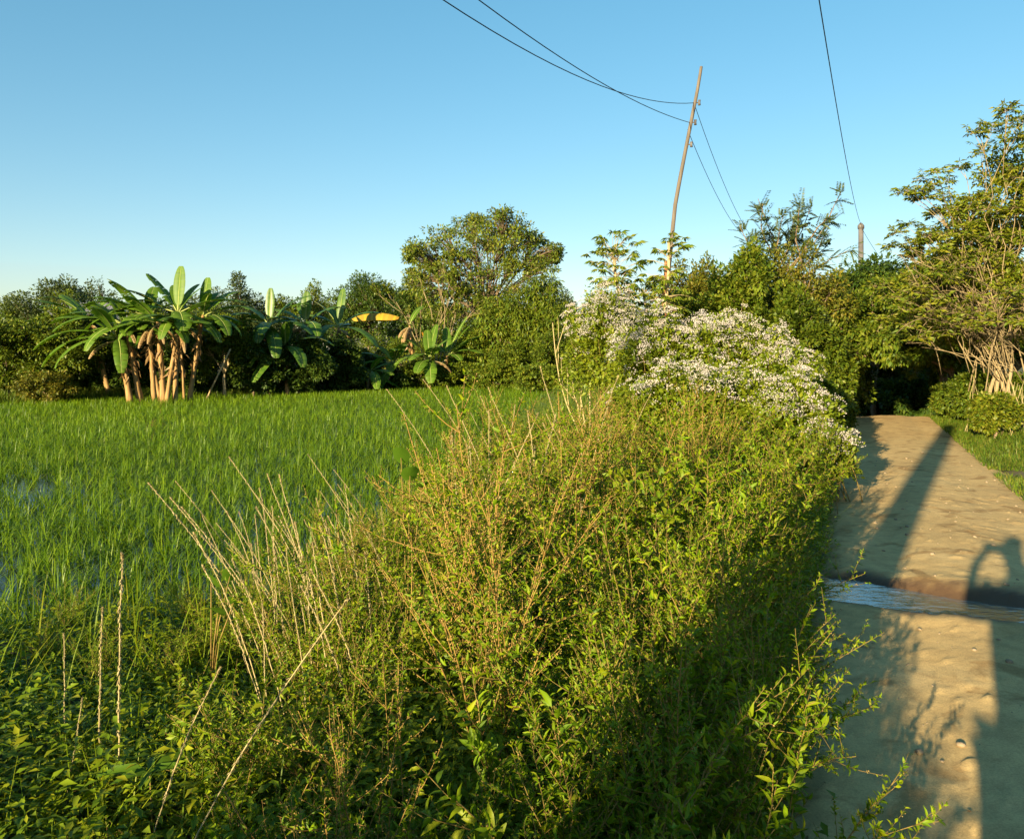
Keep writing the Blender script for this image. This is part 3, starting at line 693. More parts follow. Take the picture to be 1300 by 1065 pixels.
# thicket in the middle, its shade put into dark leaf colours
for k, (px, D, top, w_, mat, lab) in enumerate((
        (285, 32, 398, 70, 'tree_mid', 'leafy small tree on a pale trunk beside the leaning white stick'),
        (322, 32.6, 418, 80, 'tree_dark', 'dark bush between the banana clump and the upright leaves'),
        (380, 33.6, 424, 90, 'tree_dark', 'bush coloured for shade under the withered banana tops'),
        (432, 35.6, 428, 70, 'tree_dark', 'dark bush left of the yellow banana leaf'),
        (240, 32.5, 420, 70, 'tree_dark', 'dark bush right behind the banana stems'),
        (455, 39.5, 440, 60, 'tree_dark', 'dark bush behind the small young banana plants'),
        (190, 33.5, 410, 80, 'tree_dark', 'dark bush hidden behind the banana clump'))):
    shrub_px('thicket_bush', px, D, top, w_, mat, lab, 'bush', .14, 8000, 50 + k, bark='palebark' if k == 0 else 'bark', base=1.0 if k == 0 else 0)

def twiggy(name, x, y, z0, dirs, label, cat, mat='palebark', seed=0, r=.03, leaf=None, ll=.05, levels=2, group=None):
    rng = np.random.default_rng(seed); tk, lf = MB(), MB(); P, Dv = [], []
    def grow(a, b, r_, lev):
        Q = branch(tk, a, b, r_, r_ * .45, rng, .03, 6, 5)
        L = np.linalg.norm(np.array(b) - np.array(a))
        if lev > 0:
            for k in range(4):
                t = rng.uniform(.3, .95); p, tn = interp(Q, np.array([t])); d = norm(tn[0] + norm(rng.normal(0, 1, 3)) * .55 + np.array([0, 0, .2]))
                grow(p[0], p[0] + d * L * rng.uniform(.25, .5), r_ * .5, lev - 1)
        elif leaf:
            n = 20; p, tn = interp(Q, rng.uniform(.1, 1, n)); P.append(p); Dv.append(tn + rng.normal(0, .7, (n, 3)))
    for d in dirs: grow((rng.normal(0, .05), rng.normal(0, .05), -.05), d, r, levels)
    root = empty(name, (x, y, z0), 0, label, cat, group); tk.build('trunk', M[mat], root, True)
    if leaf and P:
        P = np.concatenate(P); leaves(lf, P, np.concatenate(Dv), np.array([0, 0, 1.]) + rng.normal(0, .3, P.shape), ll, .5, LEAF2); lf.build('foliage', M[leaf], root)
    return root
x = at(555, 43); twiggy('bare_shrub', x, 43, gz(x, 43), [(-2.2, 0, 4.3), (-.8, .3, 4.9), (.3, -.2, 4.6), (1.2, .2, 4.4), (.1, .4, 5.2), (2.0, 0, 3.9)], 'half bare twiggy shrub with pale branches above the yellow leaf', 'shrub', seed=61, r=.03, leaf='tree_sage', ll=.15, levels=3, mat='tanbark')
x = at(745, 12.9); twiggy('bare_shrub', x, 12.9, gz(x, 12.9), [(-.55, 0, 2.0), (-.15, .1, 2.1), (.15, 0, 1.9), (-.3, .2, 1.2)], 'bare pale dry stalks left of the flowering bushes', 'shrub', mat='straw', seed=62, r=.014, levels=1)

# ------------------------------------------------------------------ bananas
def blade(lf, rb, base, az, elev, L, W, curl, rng, tear=.25, fold=.35, droopside=.25):
    n = 22; t = np.linspace(0, 1, n + 1); ang = elev - curl * t ** 1.3
    ds = L / n; c = np.cumsum(np.cos(ang)) * ds; s = np.cumsum(np.sin(ang)) * ds
    P = np.stack([base[0] + math.cos(az) * c, base[1] + math.sin(az) * c, base[2] + s], 1)
    T = norm(np.gradient(P, axis=0)); side = norm(np.cross(T, np.array([0, 0, 1.])) + np.array([-math.sin(az), math.cos(az), 0]) * -.02)
    up = np.cross(side, T)
    tube(rb, P, np.linspace(.028, .006, n + 1), 4)
    wv = W * .5 * np.clip(np.sin(PI * np.clip((t - .12) / .90, 0, 1)) ** .40, 0, 1)
    for sgn in (-1, 1):
        extra = 0.0; grp = rng.integers(1, 5)
        for k in range(n):
            if t[k] < .11: continue
            grp -= 1
            if grp <= 0: extra = rng.uniform(-.1, 1) * tear; grp = rng.integers(1, 6); gap = rng.uniform(.05, .5) * tear
            else: gap = 0.0
            fa = fold - droopside - extra
            def edge(i, w_, a_): return P[i] + sgn * side[i] * w_ * math.cos(a_) + up[i] * w_ * math.sin(a_)
            w0 = max(.006, wv[k]); w1 = max(.006, wv[k + 1]); b0 = P[k] * (1 - gap) + P[k + 1] * gap
            m0 = edge(k, w0 * .5, fold * .8); m1 = edge(k + 1, w1 * .5, fold * .8)
            e0 = edge(k, w0, fa * .6); e1 = edge(k + 1, w1, fa * .6)
            m0 = m0 * (1 - gap) + m1 * gap; e0 = e0 * (1 - gap * 1.5) + e1 * gap * 1.5
            lf.add(np.array([b0, P[k + 1], m1, m0, e1, e0]), [[0, 1, 2], [0, 2, 3], [3, 2, 4], [3, 4, 5]])
def banana(px, D, toppx, toppy, specs, label, seed, group, mat='banana', r=.10, dead=1):
    specs = list(specs) + (banana_extra(4, seed) if len(specs) > 2 else [])
    rng = np.random.default_rng(seed); x = at(px, D); z0 = -.42 if D < far_edge(x) else gz(x, D)
    tx = at(toppx, D) - x; tz = hz(toppy, D) - z0
    st, lf, rb, dl = MB(), MB(), MB(), MB()
    t = np.linspace(0, 1, 9)[:, None]; P = np.array([0, 0, -.1]) + np.array([tx, 0, tz + .1]) * np.concatenate([t ** 1.2, t, t], 1)
    P[:, 0] = tx * t[:, 0] ** 1.1
    tube(st, P, np.linspace(r, r * .55, 9) * (1 + .06 * np.sin(np.arange(9) * 2.1)), 9)
    top = P[-1]
    LV = []
    for (az, el, L, W, curl) in specs:
        lf, lr = MB(), MB(); LV.append((lf, lr)); blade(lf, lr, top + np.array([0, 0, -.05]), R(az), R(el), L * (1.22 if el < 60 else .95), W * (1.12 if el < 60 else .9), R(curl), rng, .42 if el < 60 else .05)
    for k in range(dead):
        blade(dl, rb, top + np.array([0, 0, -.15]), rng.uniform(PI, 2 * PI), R(rng.uniform(-30, 5)), rng.uniform(.8, 1.3), .22, R(65), rng, .6, .1, .9)
    n = 34; tt = rng.uniform(.45, .98, n); p, tn = interp(P, tt)          # loose dry sheaths on the stem
    leaves(dl, p + norm(rng.normal(0, 1, (n, 3)) * np.array([1, 1, 0])) * r * .8, tn * -1 + rng.normal(0, .3, (n, 3)), rng.normal(0, 1, (n, 3)), rng.uniform(.2, .5, n), .25, LEAF4)
    root = empty('banana_plant', (x, D, z0), 0, label, 'banana plant', group)
    st.build('stem', M['pseudostem'], root, True)
    for lf, lr in LV: lr.build('midrib', M['rib'], lf.build('leaf', M[mat], root))
    if rb.n: rb.build('dry_midrib', M['straw'], root)
    if dl.n: tag(dl.build('withered_leaf', M['deadleaf'], root), kind='stuff')
    return root
def banana_extra(n, seed):
    q = np.random.default_rng(seed); return [(q.uniform(0, 360), q.uniform(-25, 68), q.uniform(1.2, 1.9), q.uniform(.38, .55), q.uniform(25, 75)) for _ in range(n)]
GL = 'banana plants at the left field edge'; GM = 'banana plants in the dark thicket'; GR = 'banana plants around the yellow leaf'
banana(222, 29, 226, 396, [(85, 86, 1.75, .50, 8), (160, 55, 1.6, .45, 20), (5, 28, 2.0, .55, 45), (300, 8, 1.35, .62, 75), (345, -5, 1.7, .5, 60), (180, 20, 2.1, .55, 50), (120, 60, 1.5, .5, 30), (30, 60, 1.3, .5, 25)], 'banana plant with the tallest wide upright leaf in the left clump', 301, GL)
banana(166, 28.6, 150, 428, [(188, 22, 2.4, .42, 70), (200, 10, 2.2, .46, 75), (215, 5, 1.9, .40, 75), (170, 45, 1.8, .42, 55), (300, -5, 1.6, .42, 80), (350, 30, 1.4, .4, 60)], 'banana plant leaning left with long leaves drooping over the hedge', 302, GL, r=.12)
banana(178, 28.9, 160, 412, [(178, 30, 2.3, .5, 65), (195, 25, 2.0, .45, 70), (150, 60, 1.4, .45, 30), (240, 0, 1.5, .45, 70)], 'banana plant on the second leaning stem of the left clump', 303, GL, r=.11)
banana(196, 29.3, 188, 398, [(170, 30, 2.2, .5, 55), (200, 10, 1.9, .5, 65), (20, 35, 1.6, .45, 60), (260, 5, 1.4, .5, 80), (100, 65, 1.4, .5, 30)], 'banana plant on the straight stem at the middle of the left clump', 304, GL)
banana(208, 28.7, 200, 408, [(230, 10, 1.3, .4, 80), (330, 10, 1.5, .45, 80), (160, 40, 1.6, .45, 60)], 'banana plant with yellowing short leaves in front of the left clump', 305, GL, r=.12, dead=4)
banana(240, 29.6, 258, 400, [(80, 82, 1.5, .5, 10), (10, 30, 1.7, .45, 60), (320, 10, 1.6, .5, 75), (60, 50, 1.5, .45, 40)], 'banana plant with short upright leaf right of the tallest one', 306, GL, r=.10)
banana(140, 31.0, 112, 408, [(165, 30, 2.0, .5, 35), (150, 45, 1.7, .5, 30), (185, 15, 2.1, .4, 40), (20, 50, 1.5, .45, 35), (60, 60, 1.4, .45, 30)], 'banana plant with pale lit leaf tips at the back left of the clump', 307, GL, r=.11)
for k, (px, dpt, tx, ty) in enumerate(((182, 29.4, 158, 420), (211, 28.6, 226, 414), (234, 29.9, 228, 410), (204, 29.9, 180, 404))):
    banana(px, dpt, tx, ty, banana_extra(7, 340 + k), 'slim banana plant crowded among the stems of the left clump', 340 + k, 'slim banana plants inside the left clump', r=(.06, .085, .05, .075)[k], dead=1)
banana(342, 33.5, 342, 412, [(90, 86, 1.6, .42, 6), (20, 55, 1.6, .5, 60), (160, 50, 1.6, .5, 60), (200, 20, 1.8, .5, 70), (340, 20, 1.8, .5, 70), (270, 10, 1.5, .5, 80)], 'banana plant with a single narrow upright leaf left in the thicket', 308, GM, 'bananashade')
banana(388, 34.5, 388, 412, [(90, 84, 1.5, .5, 8), (30, 50, 1.6, .5, 60), (170, 45, 1.7, .5, 65), (210, 20, 1.8, .5, 70), (300, 20, 1.6, .5, 80)], 'banana plant with a folded brown top leaf in the thicket', 309, GM, 'bananashade', dead=5)
banana(428, 36.5, 430, 415, [(75, 80, 1.9, .45, 10), (20, 45, 1.7, .5, 60), (175, 40, 1.7, .5, 65), (250, 15, 1.6, .5, 80), (330, 5, 2.0, .5, 60)], 'banana plant with a slanting upright leaf left of the yellow leaf', 310, GM, 'bananashade')
banana(365, 33.2, 362, 440, [(20, 35, 1.7, .5, 75), (160, 40, 1.7, .5, 70), (230, 10, 1.6, .5, 80), (310, 10, 1.6, .5, 80), (90, 70, 1.4, .5, 30)], 'low dark banana plant deep in the middle thicket', 311, GM, 'bananashade')
yb = banana(527, 39, 520, 412, [(60, 60, 1.5, .4, 40)], 'tall withered banana stem bearing the big yellow arching leaf', 312, GR, r=.09, dead=4)
mbl, mbr = MB(), MB(); blade(mbl, mbr, (at(520, 39) - at(527, 39), -.25, hz(409, 39) - gz(at(527, 39), 39)), PI, R(24), 2.75, 1.05, R(50), np.random.default_rng(4), .03, -.7, .6)
o = mbl.build('yellow_leaf', M['yellowleaf'], yb); o['label'] = 'big bright yellow arching banana leaf'
mbl = MB(); blade(mbl, mbr, (at(532, 39) - at(527, 39), -.1, hz(418, 39) - gz(at(527, 39), 39)), 0, R(-45), 1.4, .55, R(45), np.random.default_rng(6), .5, .2, .9)
o = mbl.build('orange_leaf', M['orangeleaf'], yb); o['label'] = 'hanging orange dead banana leaf'
banana(545, 38.4, 545, 455, [(70, 75, 1.9, .45, 25), (110, 78, 1.5, .55, 15), (170, 55, 1.6, .5, 50), (20, 60, 1.7, .5, 45), (240, 30, 1.3, .55, 70), (290, 45, 1.2, .6, 50)], 'fresh green banana plant with blades standing up beside the orange leaf', 313, GR)
banana(562, 39.2, 568, 452, [(30, 68, 2.3, .42, 15), (15, 62, 2.0, .42, 20), (300, 20, 1.2, .5, 60), (100, 75, 1.6, .5, 20)], 'banana plant with two long leaves slanting right below the bare shrub', 314, GR)
banana(506, 38.2, 500, 462, [(175, 35, 1.7, .6, 50), (200, 20, 1.6, .55, 60), (150, 60, 1.4, .5, 40), (30, 40, 1.3, .5, 60), (270, 20, 1.0, .5, 80)], 'young banana plant with broad lit leaf below the yellow leaf', 315, GR, r=.10, dead=4)
banana(474, 37.2, 470, 472, [(185, 12, 1.5, .36, 45), (195, 0, 1.5, .36, 45), (175, 28, 1.5, .38, 45), (205, -10, 1.3, .34, 40), (30, 40, 1.2, .4, 60)], 'smallest banana plant with leaves fanned left at the rice edge', 316, GR, r=.08)

rf_ = random.Random(4)
for k, px in enumerate(range(-10, 730, 30)):
    Dk = 28.6 + (px / 700.0) * 11.5 + rf_.uniform(.2, .9)
    shrub_px('edge_bush', px, Dk + .6, 470 + rf_.uniform(-14, 8), 46, rf_.choice(('tree_dark', 'tree_mid')), 'low leafy bush growing along the far edge of the rice', 'bush', .12, 2600, 600 + k, 'low bushes along the far rice edge', lobes=4)
# leaning white stick
mb = MB(); tube(mb, [(0, 0, -.05), (.5, 0, 1.0), (.95, 0, 1.95)], [.035, .032, .03], 7)
x = at(261, 30.6); o = mb.build('leaning_stick', M['palebark']); o.location = (x, 30.6, -.43)
tag(o, 'thin whitish stick leaning against the small tree by the bananas', 'stick')

# house roof behind the bananas
hx, hy = at(132, 50), 50.0; hzz = -.3
hzz -= .35
hs = empty('village_house', (hx, hy, hzz), .1, 'house with grey corrugated metal roof peeping over banana leaves', 'house')
mb = MB(); box(mb, (0, 0, 1.75), (5.0, 4.0, 3.5)); mb.build('wall', solid('house_wall', (.22, .20, .18), (.34, .31, .27), 3), hs)
mb = MB(); nx = 120; xs = np.linspace(-2.9, 2.9, nx)
for sgn in (-1, 1):
    top_ = np.stack([xs, np.zeros(nx), 4.95 + .03 * np.sin(xs * 40)], 1); bot = np.stack([xs, np.full(nx, sgn * 2.6), 3.45 + .03 * np.sin(xs * 40)], 1)
    V = np.vstack([top_, bot]); i = np.arange(nx - 1); mb.add(V, np.vstack([np.stack([i, i + 1, i + nx + 1], 1), np.stack([i, i + nx + 1, i + nx], 1)]))
mb.build('roof', solid('roof_metal', (.10, .10, .11), (.20, .20, .21), 3, .5, 0, .5), hs)
mb = MB(); box(mb, (-.9, -2.02, 1.9), (.9, .06, 1.1)); mb.build('window', solid('window_dark', (.02, .02, .025), (.04, .04, .05), 3, .2, 0, .5), hs)
shrub_px('slim_tree', 127, 52, 350, 12, 'tree_dark', 'slim dark pointed tree beside the corrugated roof', 'tree', .14, 1200, 71, lobes=4)

# ------------------------------------------------------------------ trees round the end of the path
def pinnate(mb, base, d, L, n, ll, rng, droop=.3, wid=.3):
    t = np.linspace(0, 1, 6)[:, None]; d = norm(np.array(d, float)); P = base + d * L * t + np.array([0, 0, -1]) * droop * L * t ** 2
    tt = np.linspace(.15, 1, n); p, tn = interp(P, tt); s = norm(np.cross(tn, np.array([0, 0, 1.]) + rng.normal(0, .1, 3)))
    for sg in (-1, 1):
        leaves(mb, p, s * sg + tn * .45 + np.array([0, 0, -.15]), np.array([0, 0, .5]) + rng.normal(0, .7, 3) + rng.normal(0, .35, p.shape), ll * (1.05 - .35 * tt), wid, LEAF2)
    return P
def palm_leaf(mb, p, d, L, rng, lobes=7, wid=.26, droop=.35):
    """hand shaped leaf at the end of a petiole: fingers spread round p"""
    d = norm(np.array(d, float)); s = norm(np.cross(d, np.array([0, 0, 1.]) + 1e-3)); 
    a = np.linspace(-2.1, 2.1, lobes) + rng.normal(0, .1, lobes)
    dirs = np.cos(a)[:, None] * d + np.sin(a)[:, None] * s + np.array([0, 0, -droop])
    leaves(mb, np.repeat(p[None], lobes, 0), dirs + rng.normal(0, .12, (lobes, 3)), np.array([0, 0, .7]) + rng.normal(0, .6, 3) + rng.normal(0, .3, (lobes, 3)), L * (1 - .12 * np.abs(a)) * rng.uniform(.85, 1.1, lobes), wid, LEAF4)
def papaya(px, D, top, base_r, label, seed, nlv=26, petiole=.55, ll=.30, mat='tree_light'):
    rng = np.random.default_rng(seed); x = at(px, D); z0 = gz(x, D); H = hz(top, D) - z0; tk, cr = MB(), MB()
    P = branch(tk, (0, 0, -.1), (rng.normal(0, .08), 0, H - .35), base_r, base_r * .55, rng, 0, 8, 7)
    for k in range(nlv):
        az = k * 2.4 + rng.normal(0, .2); tt = rng.uniform(.52, 1.0); p, _ = interp(P, np.array([tt])); el = (tt - .8) * 3.2 + rng.normal(.1, .2)
        d = np.array([math.cos(az) * math.cos(el), math.sin(az) * math.cos(el), math.sin(el)]); q = p[0] + d * petiole * rng.uniform(.3, 1.15)
        branch(tk, p[0], q, .006, .003, rng, .05, 4, 4); palm_leaf(cr, q, d + np.array([0, 0, -.1]), ll * rng.uniform(.7, 1.1), rng, 9, .26, .6)
    root = empty('papaya_tree', (x, D, z0), 0, label, 'papaya tree'); tk.build('trunk', M['palebark'], root, True); cr.build('crown', M[mat], root)
papaya(783, 15.5, 298, .05, 'pale green papaya like tree left of the leaning pole', 401, 190, .55, .21)
papaya(848, 15.2, 284, .05, 'small papaya like tree growing in front of the leaning pole', 402, 110, .40, .18)
papaya(812, 16.4, 345, .05, 'low papaya like tree between the two taller ones', 403, 120, .50, .20, 'tree_light')
T = 'tree'
shrub_px('thicket_tree', 895, 19, 316, 100, 'tree_olive', 'brownish topped tree right of the leaning pole', T, .085, 15000, 81, lobes=8)
shrub_px('thicket_tree', 868, 17.5, 365, 90, 'tree_light', 'bright low tree right behind the middle of the flower bank', T, .085, 10000, 82)
shrub_px('thicket_tree', 955, 17.2, 296, 100, 'tree_light', 'light green tree below the feathery branches', T, .10, 15000, 83, lobes=8)
shrub_px('thicket_tree', 1015, 18.6, 302, 110, 'tree_olive', 'olive tree with rust coloured patches beside the light green one', T, .085, 16000, 84, lobes=8)
shrub_px('thicket_tree', 1012, 16.6, 372, 95, 'tree_mid', 'lower green tree above the right end of the flower bank', T, .085, 12000, 85, lobes=7)
shrub_px('thicket_tree', 1050, 16.9, 425, 70, 'tree_mid', 'shaded tree at the left side of the dark path opening', T, .09, 9000, 86)
shrub_px('thicket_tree', 1065, 18.8, 365, 80, 'tree_mid', 'leafy tree left above the dark path opening', T, .09, 12000, 87, lobes=8)
shrub_px('thicket_tree', 940, 21.5, 325, 140, 'tree_dark', 'dark dense tree behind the light green one', T, .12, 12000, 88, lobes=8)
# feathery tree
rng = np.random.default_rng(9); D = 21.5; x = at(1000, D); z0 = gz(x, D); tk, cr = MB(), MB()
base = np.array([0, 0, hz(350, D) - z0]); branch(tk, (0, 0, -.1), base, .12, .08, rng, 0, 7, 8)
for (px, py) in ((945, 283), (962, 262), (970, 248), (985, 275), (1003, 262), (1018, 268), (1032, 262), (1045, 285), (1056, 250), (1063, 275), (1070, 300), (950, 305), (1075, 318), (1010, 290), (1035, 300), (975, 300)):
    tip = np.array([at(px, D) - x, rng.uniform(-.8, .8), hz(py, D) - z0]); P = branch(tk, base + rng.normal(0, .15, 3), tip, .03, .008, rng, -.05, 8, 5)
    for k in range(26):
        p, tn = interp(P, np.array([rng.uniform(.35, 1)])); d = norm(tn[0] * .7 + rng.normal(0, .6, 3)); pinnate(cr, p[0], d, rng.uniform(.25, .5), 9, .11, rng, .15, .38)
ft = empty('feathery_tree', (x, D, z0), 0, 'tall tree with feathery upright twigs against the sky', T); tk.build('trunk', M['bark'], ft, True); cr.build('crown', M['tree_grey'], ft)
# canopy that closes over the path
def canopy(name, px, D, lo, hi, wpx, n, mat, label, seed, ll=.11, dep=1.4, zg=None, lobes=7, droop=.6):
    rng = np.random.default_rng(seed); x = at(px, D); z0 = gz(x, D) if zg is None else zg; cl = []
    zl, zh = hz(lo, D) - z0, hz(hi, D) - z0; w_ = wpx / F * D / 2
    for k in range(lobes):
        rz = (zh - zl) * rng.uniform(.16, .28); cl.append((rng.uniform(-.8, .8) * w_, rng.uniform(-.5, .5) * dep, rng.uniform(zl + rz, zh - rz), w_ * rng.uniform(.35, .55), dep * .7, rz, n / lobes))
    tree(name, x, D, cl, mat, label, T, ll, .07, 'bark', 1, .5, 16, droop, seed, z=z0)
# trunks stand beside the path: canopy crowns lean over it
def overhang(px_trunk, px, D, lo, hi, wpx, n, mat, label, seed, ll=.11, dep=1.5, lobes=9, droop=.6):
    rng = np.random.default_rng(seed); x = at(px_trunk, D); z0 = gz(x, D); ox = at(px, D) - x; cl = []
    zl, zh = hz(lo, D) - z0, hz(hi, D) - z0; w_ = wpx / F * D / 2
    for k in range(lobes):
        rz = (zh - zl) * rng.uniform(.16, .28); cl.append((ox + (k / (lobes - 1) * 1.7 - .85) * w_, rng.uniform(-.5, .5) * dep, rng.uniform(zl + rz, zh - rz), w_ * rng.uniform(.35, .55), dep * .7, rz, n / lobes))
    tree('overhanging_tree', x, D, cl, mat, label, T, ll, .08, 'bark', 1, .5, 16, droop, seed, z=z0)
overhang(1050, 1110, 19.5, 445, 345, 110, 16000, 'tree_mid', 'leafy tree whose crown hangs low over the path opening', 91)
overhang(1215, 1165, 19.8, 440, 350, 110, 15000, 'tree_mid', 'tree leaning in from the right over the path opening', 92)
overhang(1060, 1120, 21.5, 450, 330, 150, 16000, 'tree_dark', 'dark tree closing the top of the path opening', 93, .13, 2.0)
overhang(1052, 1100, 18.8, 470, 395, 70, 7000, 'tree_light', 'bright leafy branches hanging at the upper left of the opening', 94, .12, 1.0, 6, 1.0)
overhang(1225, 1178, 18.9, 470, 400, 60, 6000, 'tree_mid', 'broad leaved branches hanging at the upper right of the opening', 95, .13, 1.0, 6, 1.0)
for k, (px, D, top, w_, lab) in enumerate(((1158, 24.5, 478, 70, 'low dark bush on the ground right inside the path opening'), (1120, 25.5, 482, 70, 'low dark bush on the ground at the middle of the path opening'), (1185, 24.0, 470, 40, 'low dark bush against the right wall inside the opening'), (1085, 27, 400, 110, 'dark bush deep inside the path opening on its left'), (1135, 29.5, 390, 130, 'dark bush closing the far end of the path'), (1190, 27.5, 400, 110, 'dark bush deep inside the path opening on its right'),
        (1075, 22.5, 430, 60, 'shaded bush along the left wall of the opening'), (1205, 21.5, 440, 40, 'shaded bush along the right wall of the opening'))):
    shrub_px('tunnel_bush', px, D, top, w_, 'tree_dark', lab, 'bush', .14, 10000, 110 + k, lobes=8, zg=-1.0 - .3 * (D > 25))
shrub_px('side_bush', 1215, 17.6, 480, 60, 'tree_light', 'low bright bush where verge meets the dark opening', 'bush', .07, 7000, 121)
shrub_px('side_bush', 1240, 16.6, 468, 60, 'tree_mid', 'green bush left of the straw coloured stems', 'bush', .08, 7000, 122)
shrub_px('side_bush', 1062, 14.8, 492, 50, 'tree_mid', 'small shaded bush at the left edge of the path end', 'bush', .07, 5000, 123)
shrub_px('side_bush', 1038, 13.4, 478, 60, 'verge', 'grassy shaded bush behind the lowest flowering bush', 'bush', .08, 5000, 124)
shrub_px('side_bush', 1262, 13.8, 498, 60, 'tree_yellow', 'small bright bush in front of the straw coloured stems', 'bush', .07, 4500, 126)
shrub_px('side_bush', 1300, 15.0, 482, 50, 'tree_mid', 'bright bush at the right frame edge under the pale branches', 'bush', .07, 5000, 127)
shrub_px('side_bush', 1295, 15.4, 470, 70, 'tree_light', 'leafy bush right of the straw coloured stems', 'bush', .08, 7000, 125)

# big pale branched bush on the right
rng = np.random.default_rng(12); D = 14.6; x = at(1272, D); z0 = gz(x, D); tk, cr, dr = MB(), MB(), MB()
def P3(px, py, D_): return np.array([at(px, D_) - x, D_ - D, hz(py, D_) - z0])
tips = [(1237, 170), (1190, 220), (1168, 242), (1150, 287), (1206, 250), (1222, 212), (1245, 195), (1258, 160), (1278, 140), (1290, 175), (1262, 205), (1285, 215), (1212, 268), (1178, 300), (1190, 320), (1160, 325), (1235, 250), (1255, 262), (1298, 150), (1310, 190), (1320, 130), (1300, 240), (1225, 290), (1200, 350), (1168, 352), (1240, 330), (1275, 300), (1310, 300), (1180, 380), (1210, 400), (1150, 395), (1330, 260), (1240, 380), (1280, 370), (1150, 370), (1125, 362)]
hub = P3(1266, 470, D)
for k in range(4): branch(tk, (rng.normal(0, .16), rng.normal(0, .16), -.1), hub + rng.normal(0, .15, 3), .045, .030, rng, .0, 7, 6)
for (px, py) in tips:
    Dt = D + rng.uniform(-1.6, 1.2); tip = P3(px, py, Dt); P = branch(tk, hub + rng.normal(0, .25, 3), tip, .012, .004, rng, .10, 10, 5)
    nb = 5
    ends = [tip] + [tip + rng.normal(0, .22, 3) + np.array([.1, 0, -.2]) for _ in range(nb)] if py > 230 else [tip, tip + rng.normal(0, .10, 3)]
    for q in ends:
        if q is not tip: branch(tk, P[6 if py > 230 else 8], q, .008, .004, rng, .05, 5, 4)
        for m_ in range(20 if py > 230 else 13):
            az = rng.uniform(0, 2 * PI); el = rng.uniform(-.3, .8); d = np.array([math.cos(az) * math.cos(el), math.sin(az) * math.cos(el), math.sin(el)])
            pp = q + d * rng.uniform(.08, .20); branch(tk, q, pp, .004, .002, rng, 0, 3, 3); palm_leaf(cr, pp, d, rng.uniform(.08, .14), rng, 5, .34, .35)
for k in range(90):      # long bare pale branches
    a = rng.uniform(0, 1); tip = P3(1140 + 190 * rng.random(), 300 + 135 * rng.random(), D + rng.uniform(-1.6, .6)); P = branch(tk, hub + np.array([rng.normal(0, .45), rng.normal(0, .3), rng.uniform(-.1, .9)]), tip, .008, .003, rng, .06, 9, 5)
    for m_ in range(6):
        p, tn = interp(P, np.array([rng.uniform(.35, .95)])); branch(tk, p[0], p[0] + norm(tn[0] + rng.normal(0, .4, 3)) * rng.uniform(.2, .6), .006, .002, rng, .03, 5, 4)
for (px, py, w_, h_, n) in ((1262, 300, 50, 40, 4200), (1230, 345, 50, 34, 4200), (1280, 350, 50, 40, 3800), (1195, 380, 40, 26, 2600), (1290, 410, 40, 26, 2500), (1240, 405, 45, 22, 2400), (1300, 270, 40, 40, 3000), (1215, 300, 30, 26, 1600), (1270, 250, 36, 30, 1600), (1175, 405, 36, 24, 2600), (1205, 425, 40, 20, 2400), (1160, 370, 30, 26, 1800), (1250, 375, 50, 40, 3000), (1225, 270, 30, 24, 1500), (1290, 230, 30, 26, 1500), (1262, 215, 18, 16, 700), (1285, 180, 20, 20, 800), (1205, 340, 40, 30, 2600), (1180, 345, 30, 24, 1500), (1265, 420, 50, 30, 2600), (1300, 340, 50, 40, 3000)):
    clump_leaves(cr, P3(px, py, D + rng.uniform(0, 1.0)), (w_ / F * D, .9, h_ / F * D), int(n * .62), .10, rng, .42, 26, .3, LEAF2, sub_r=.26)
for k in range(70):     # dry stems hanging round the trunks
    b = np.array([rng.normal(0, .30), rng.normal(-.15, .25), 0]); t_ = b * .8 + np.array([rng.normal(0, .15), rng.normal(0, .1), rng.uniform(.4, 1.1)]); branch(dr, b, t_, .006, .003, rng, .0, 4, 4)
rt = empty('pale_branched_tree', (x, D, z0), 0, 'big bush like tree with long pale arching branches right of the path', T)
tk.build('trunk', M['tanbark'], rt, True); cr.build('crown', M['tree_yellow'], rt); dr.build('dry_stem', M['straw'], rt)
shrub_px('thicket_tree', 1290, 18.0, 335, 150, 'tree_mid', 'green tree filling the back of the pale branched bush', T, .11, 14000, 131, lobes=8, base=.6)
shrub_px('thicket_tree', 1195, 19.5, 365, 90, 'tree_mid', 'green tree between path opening and pale branched bush', T, .10, 11000, 132, lobes=8, base=.9)
shrub_px('thicket_tree', 1112, 25, 328, 120, 'tree_mid', 'green tree around the foot of the far capped pole', T, .12, 12000, 133, lobes=8, base=1.0)
shrub_px('thicket_tree', 1160, 27, 345, 80, 'tree_grey', 'loose tree right of the far capped pole', T, .12, 6000, 134, lobes=6, base=1.0)

# ------------------------------------------------------------------ poles and wires
wood = solid('pole_wood', (.075, .062, .05), (.15, .125, .10), 4, .85, .4, .15, (6, 6, .5))
iron = solid('pole_iron', (.06, .055, .055), (.13, .115, .10), 12, .5, .1, .4)
wire_m = solid('wire_black', (.012, .012, .014), (.02, .02, .022), 8, .5, 0)
D = 15.8
def PP(px, py, D=D): return np.array([at(px, D), D, hz(py, D)])
lp = empty('leaning_pole', (at(838, D), D, gz(at(838, D), D)), 0, 'thin wooden power pole leaning right above the white flowers', 'pole')
o0 = np.array(lp.location)
mb = MB(); Q = np.array([PP(833, 545), PP(843, 395), PP(858, 260), PP(880, 140), PP(890, 85)]) - o0
t = np.linspace(0, 1, 21); Qs = np.stack([np.interp(t * 4, np.arange(5), Q[:, k]) for k in range(3)], 1); Qs += np.sin(t * 9)[:, None] * np.array([.012, 0, 0])
tube(mb, Qs, np.linspace(.050, .030, 21), 8); mb.build('shaft', wood, lp, True)
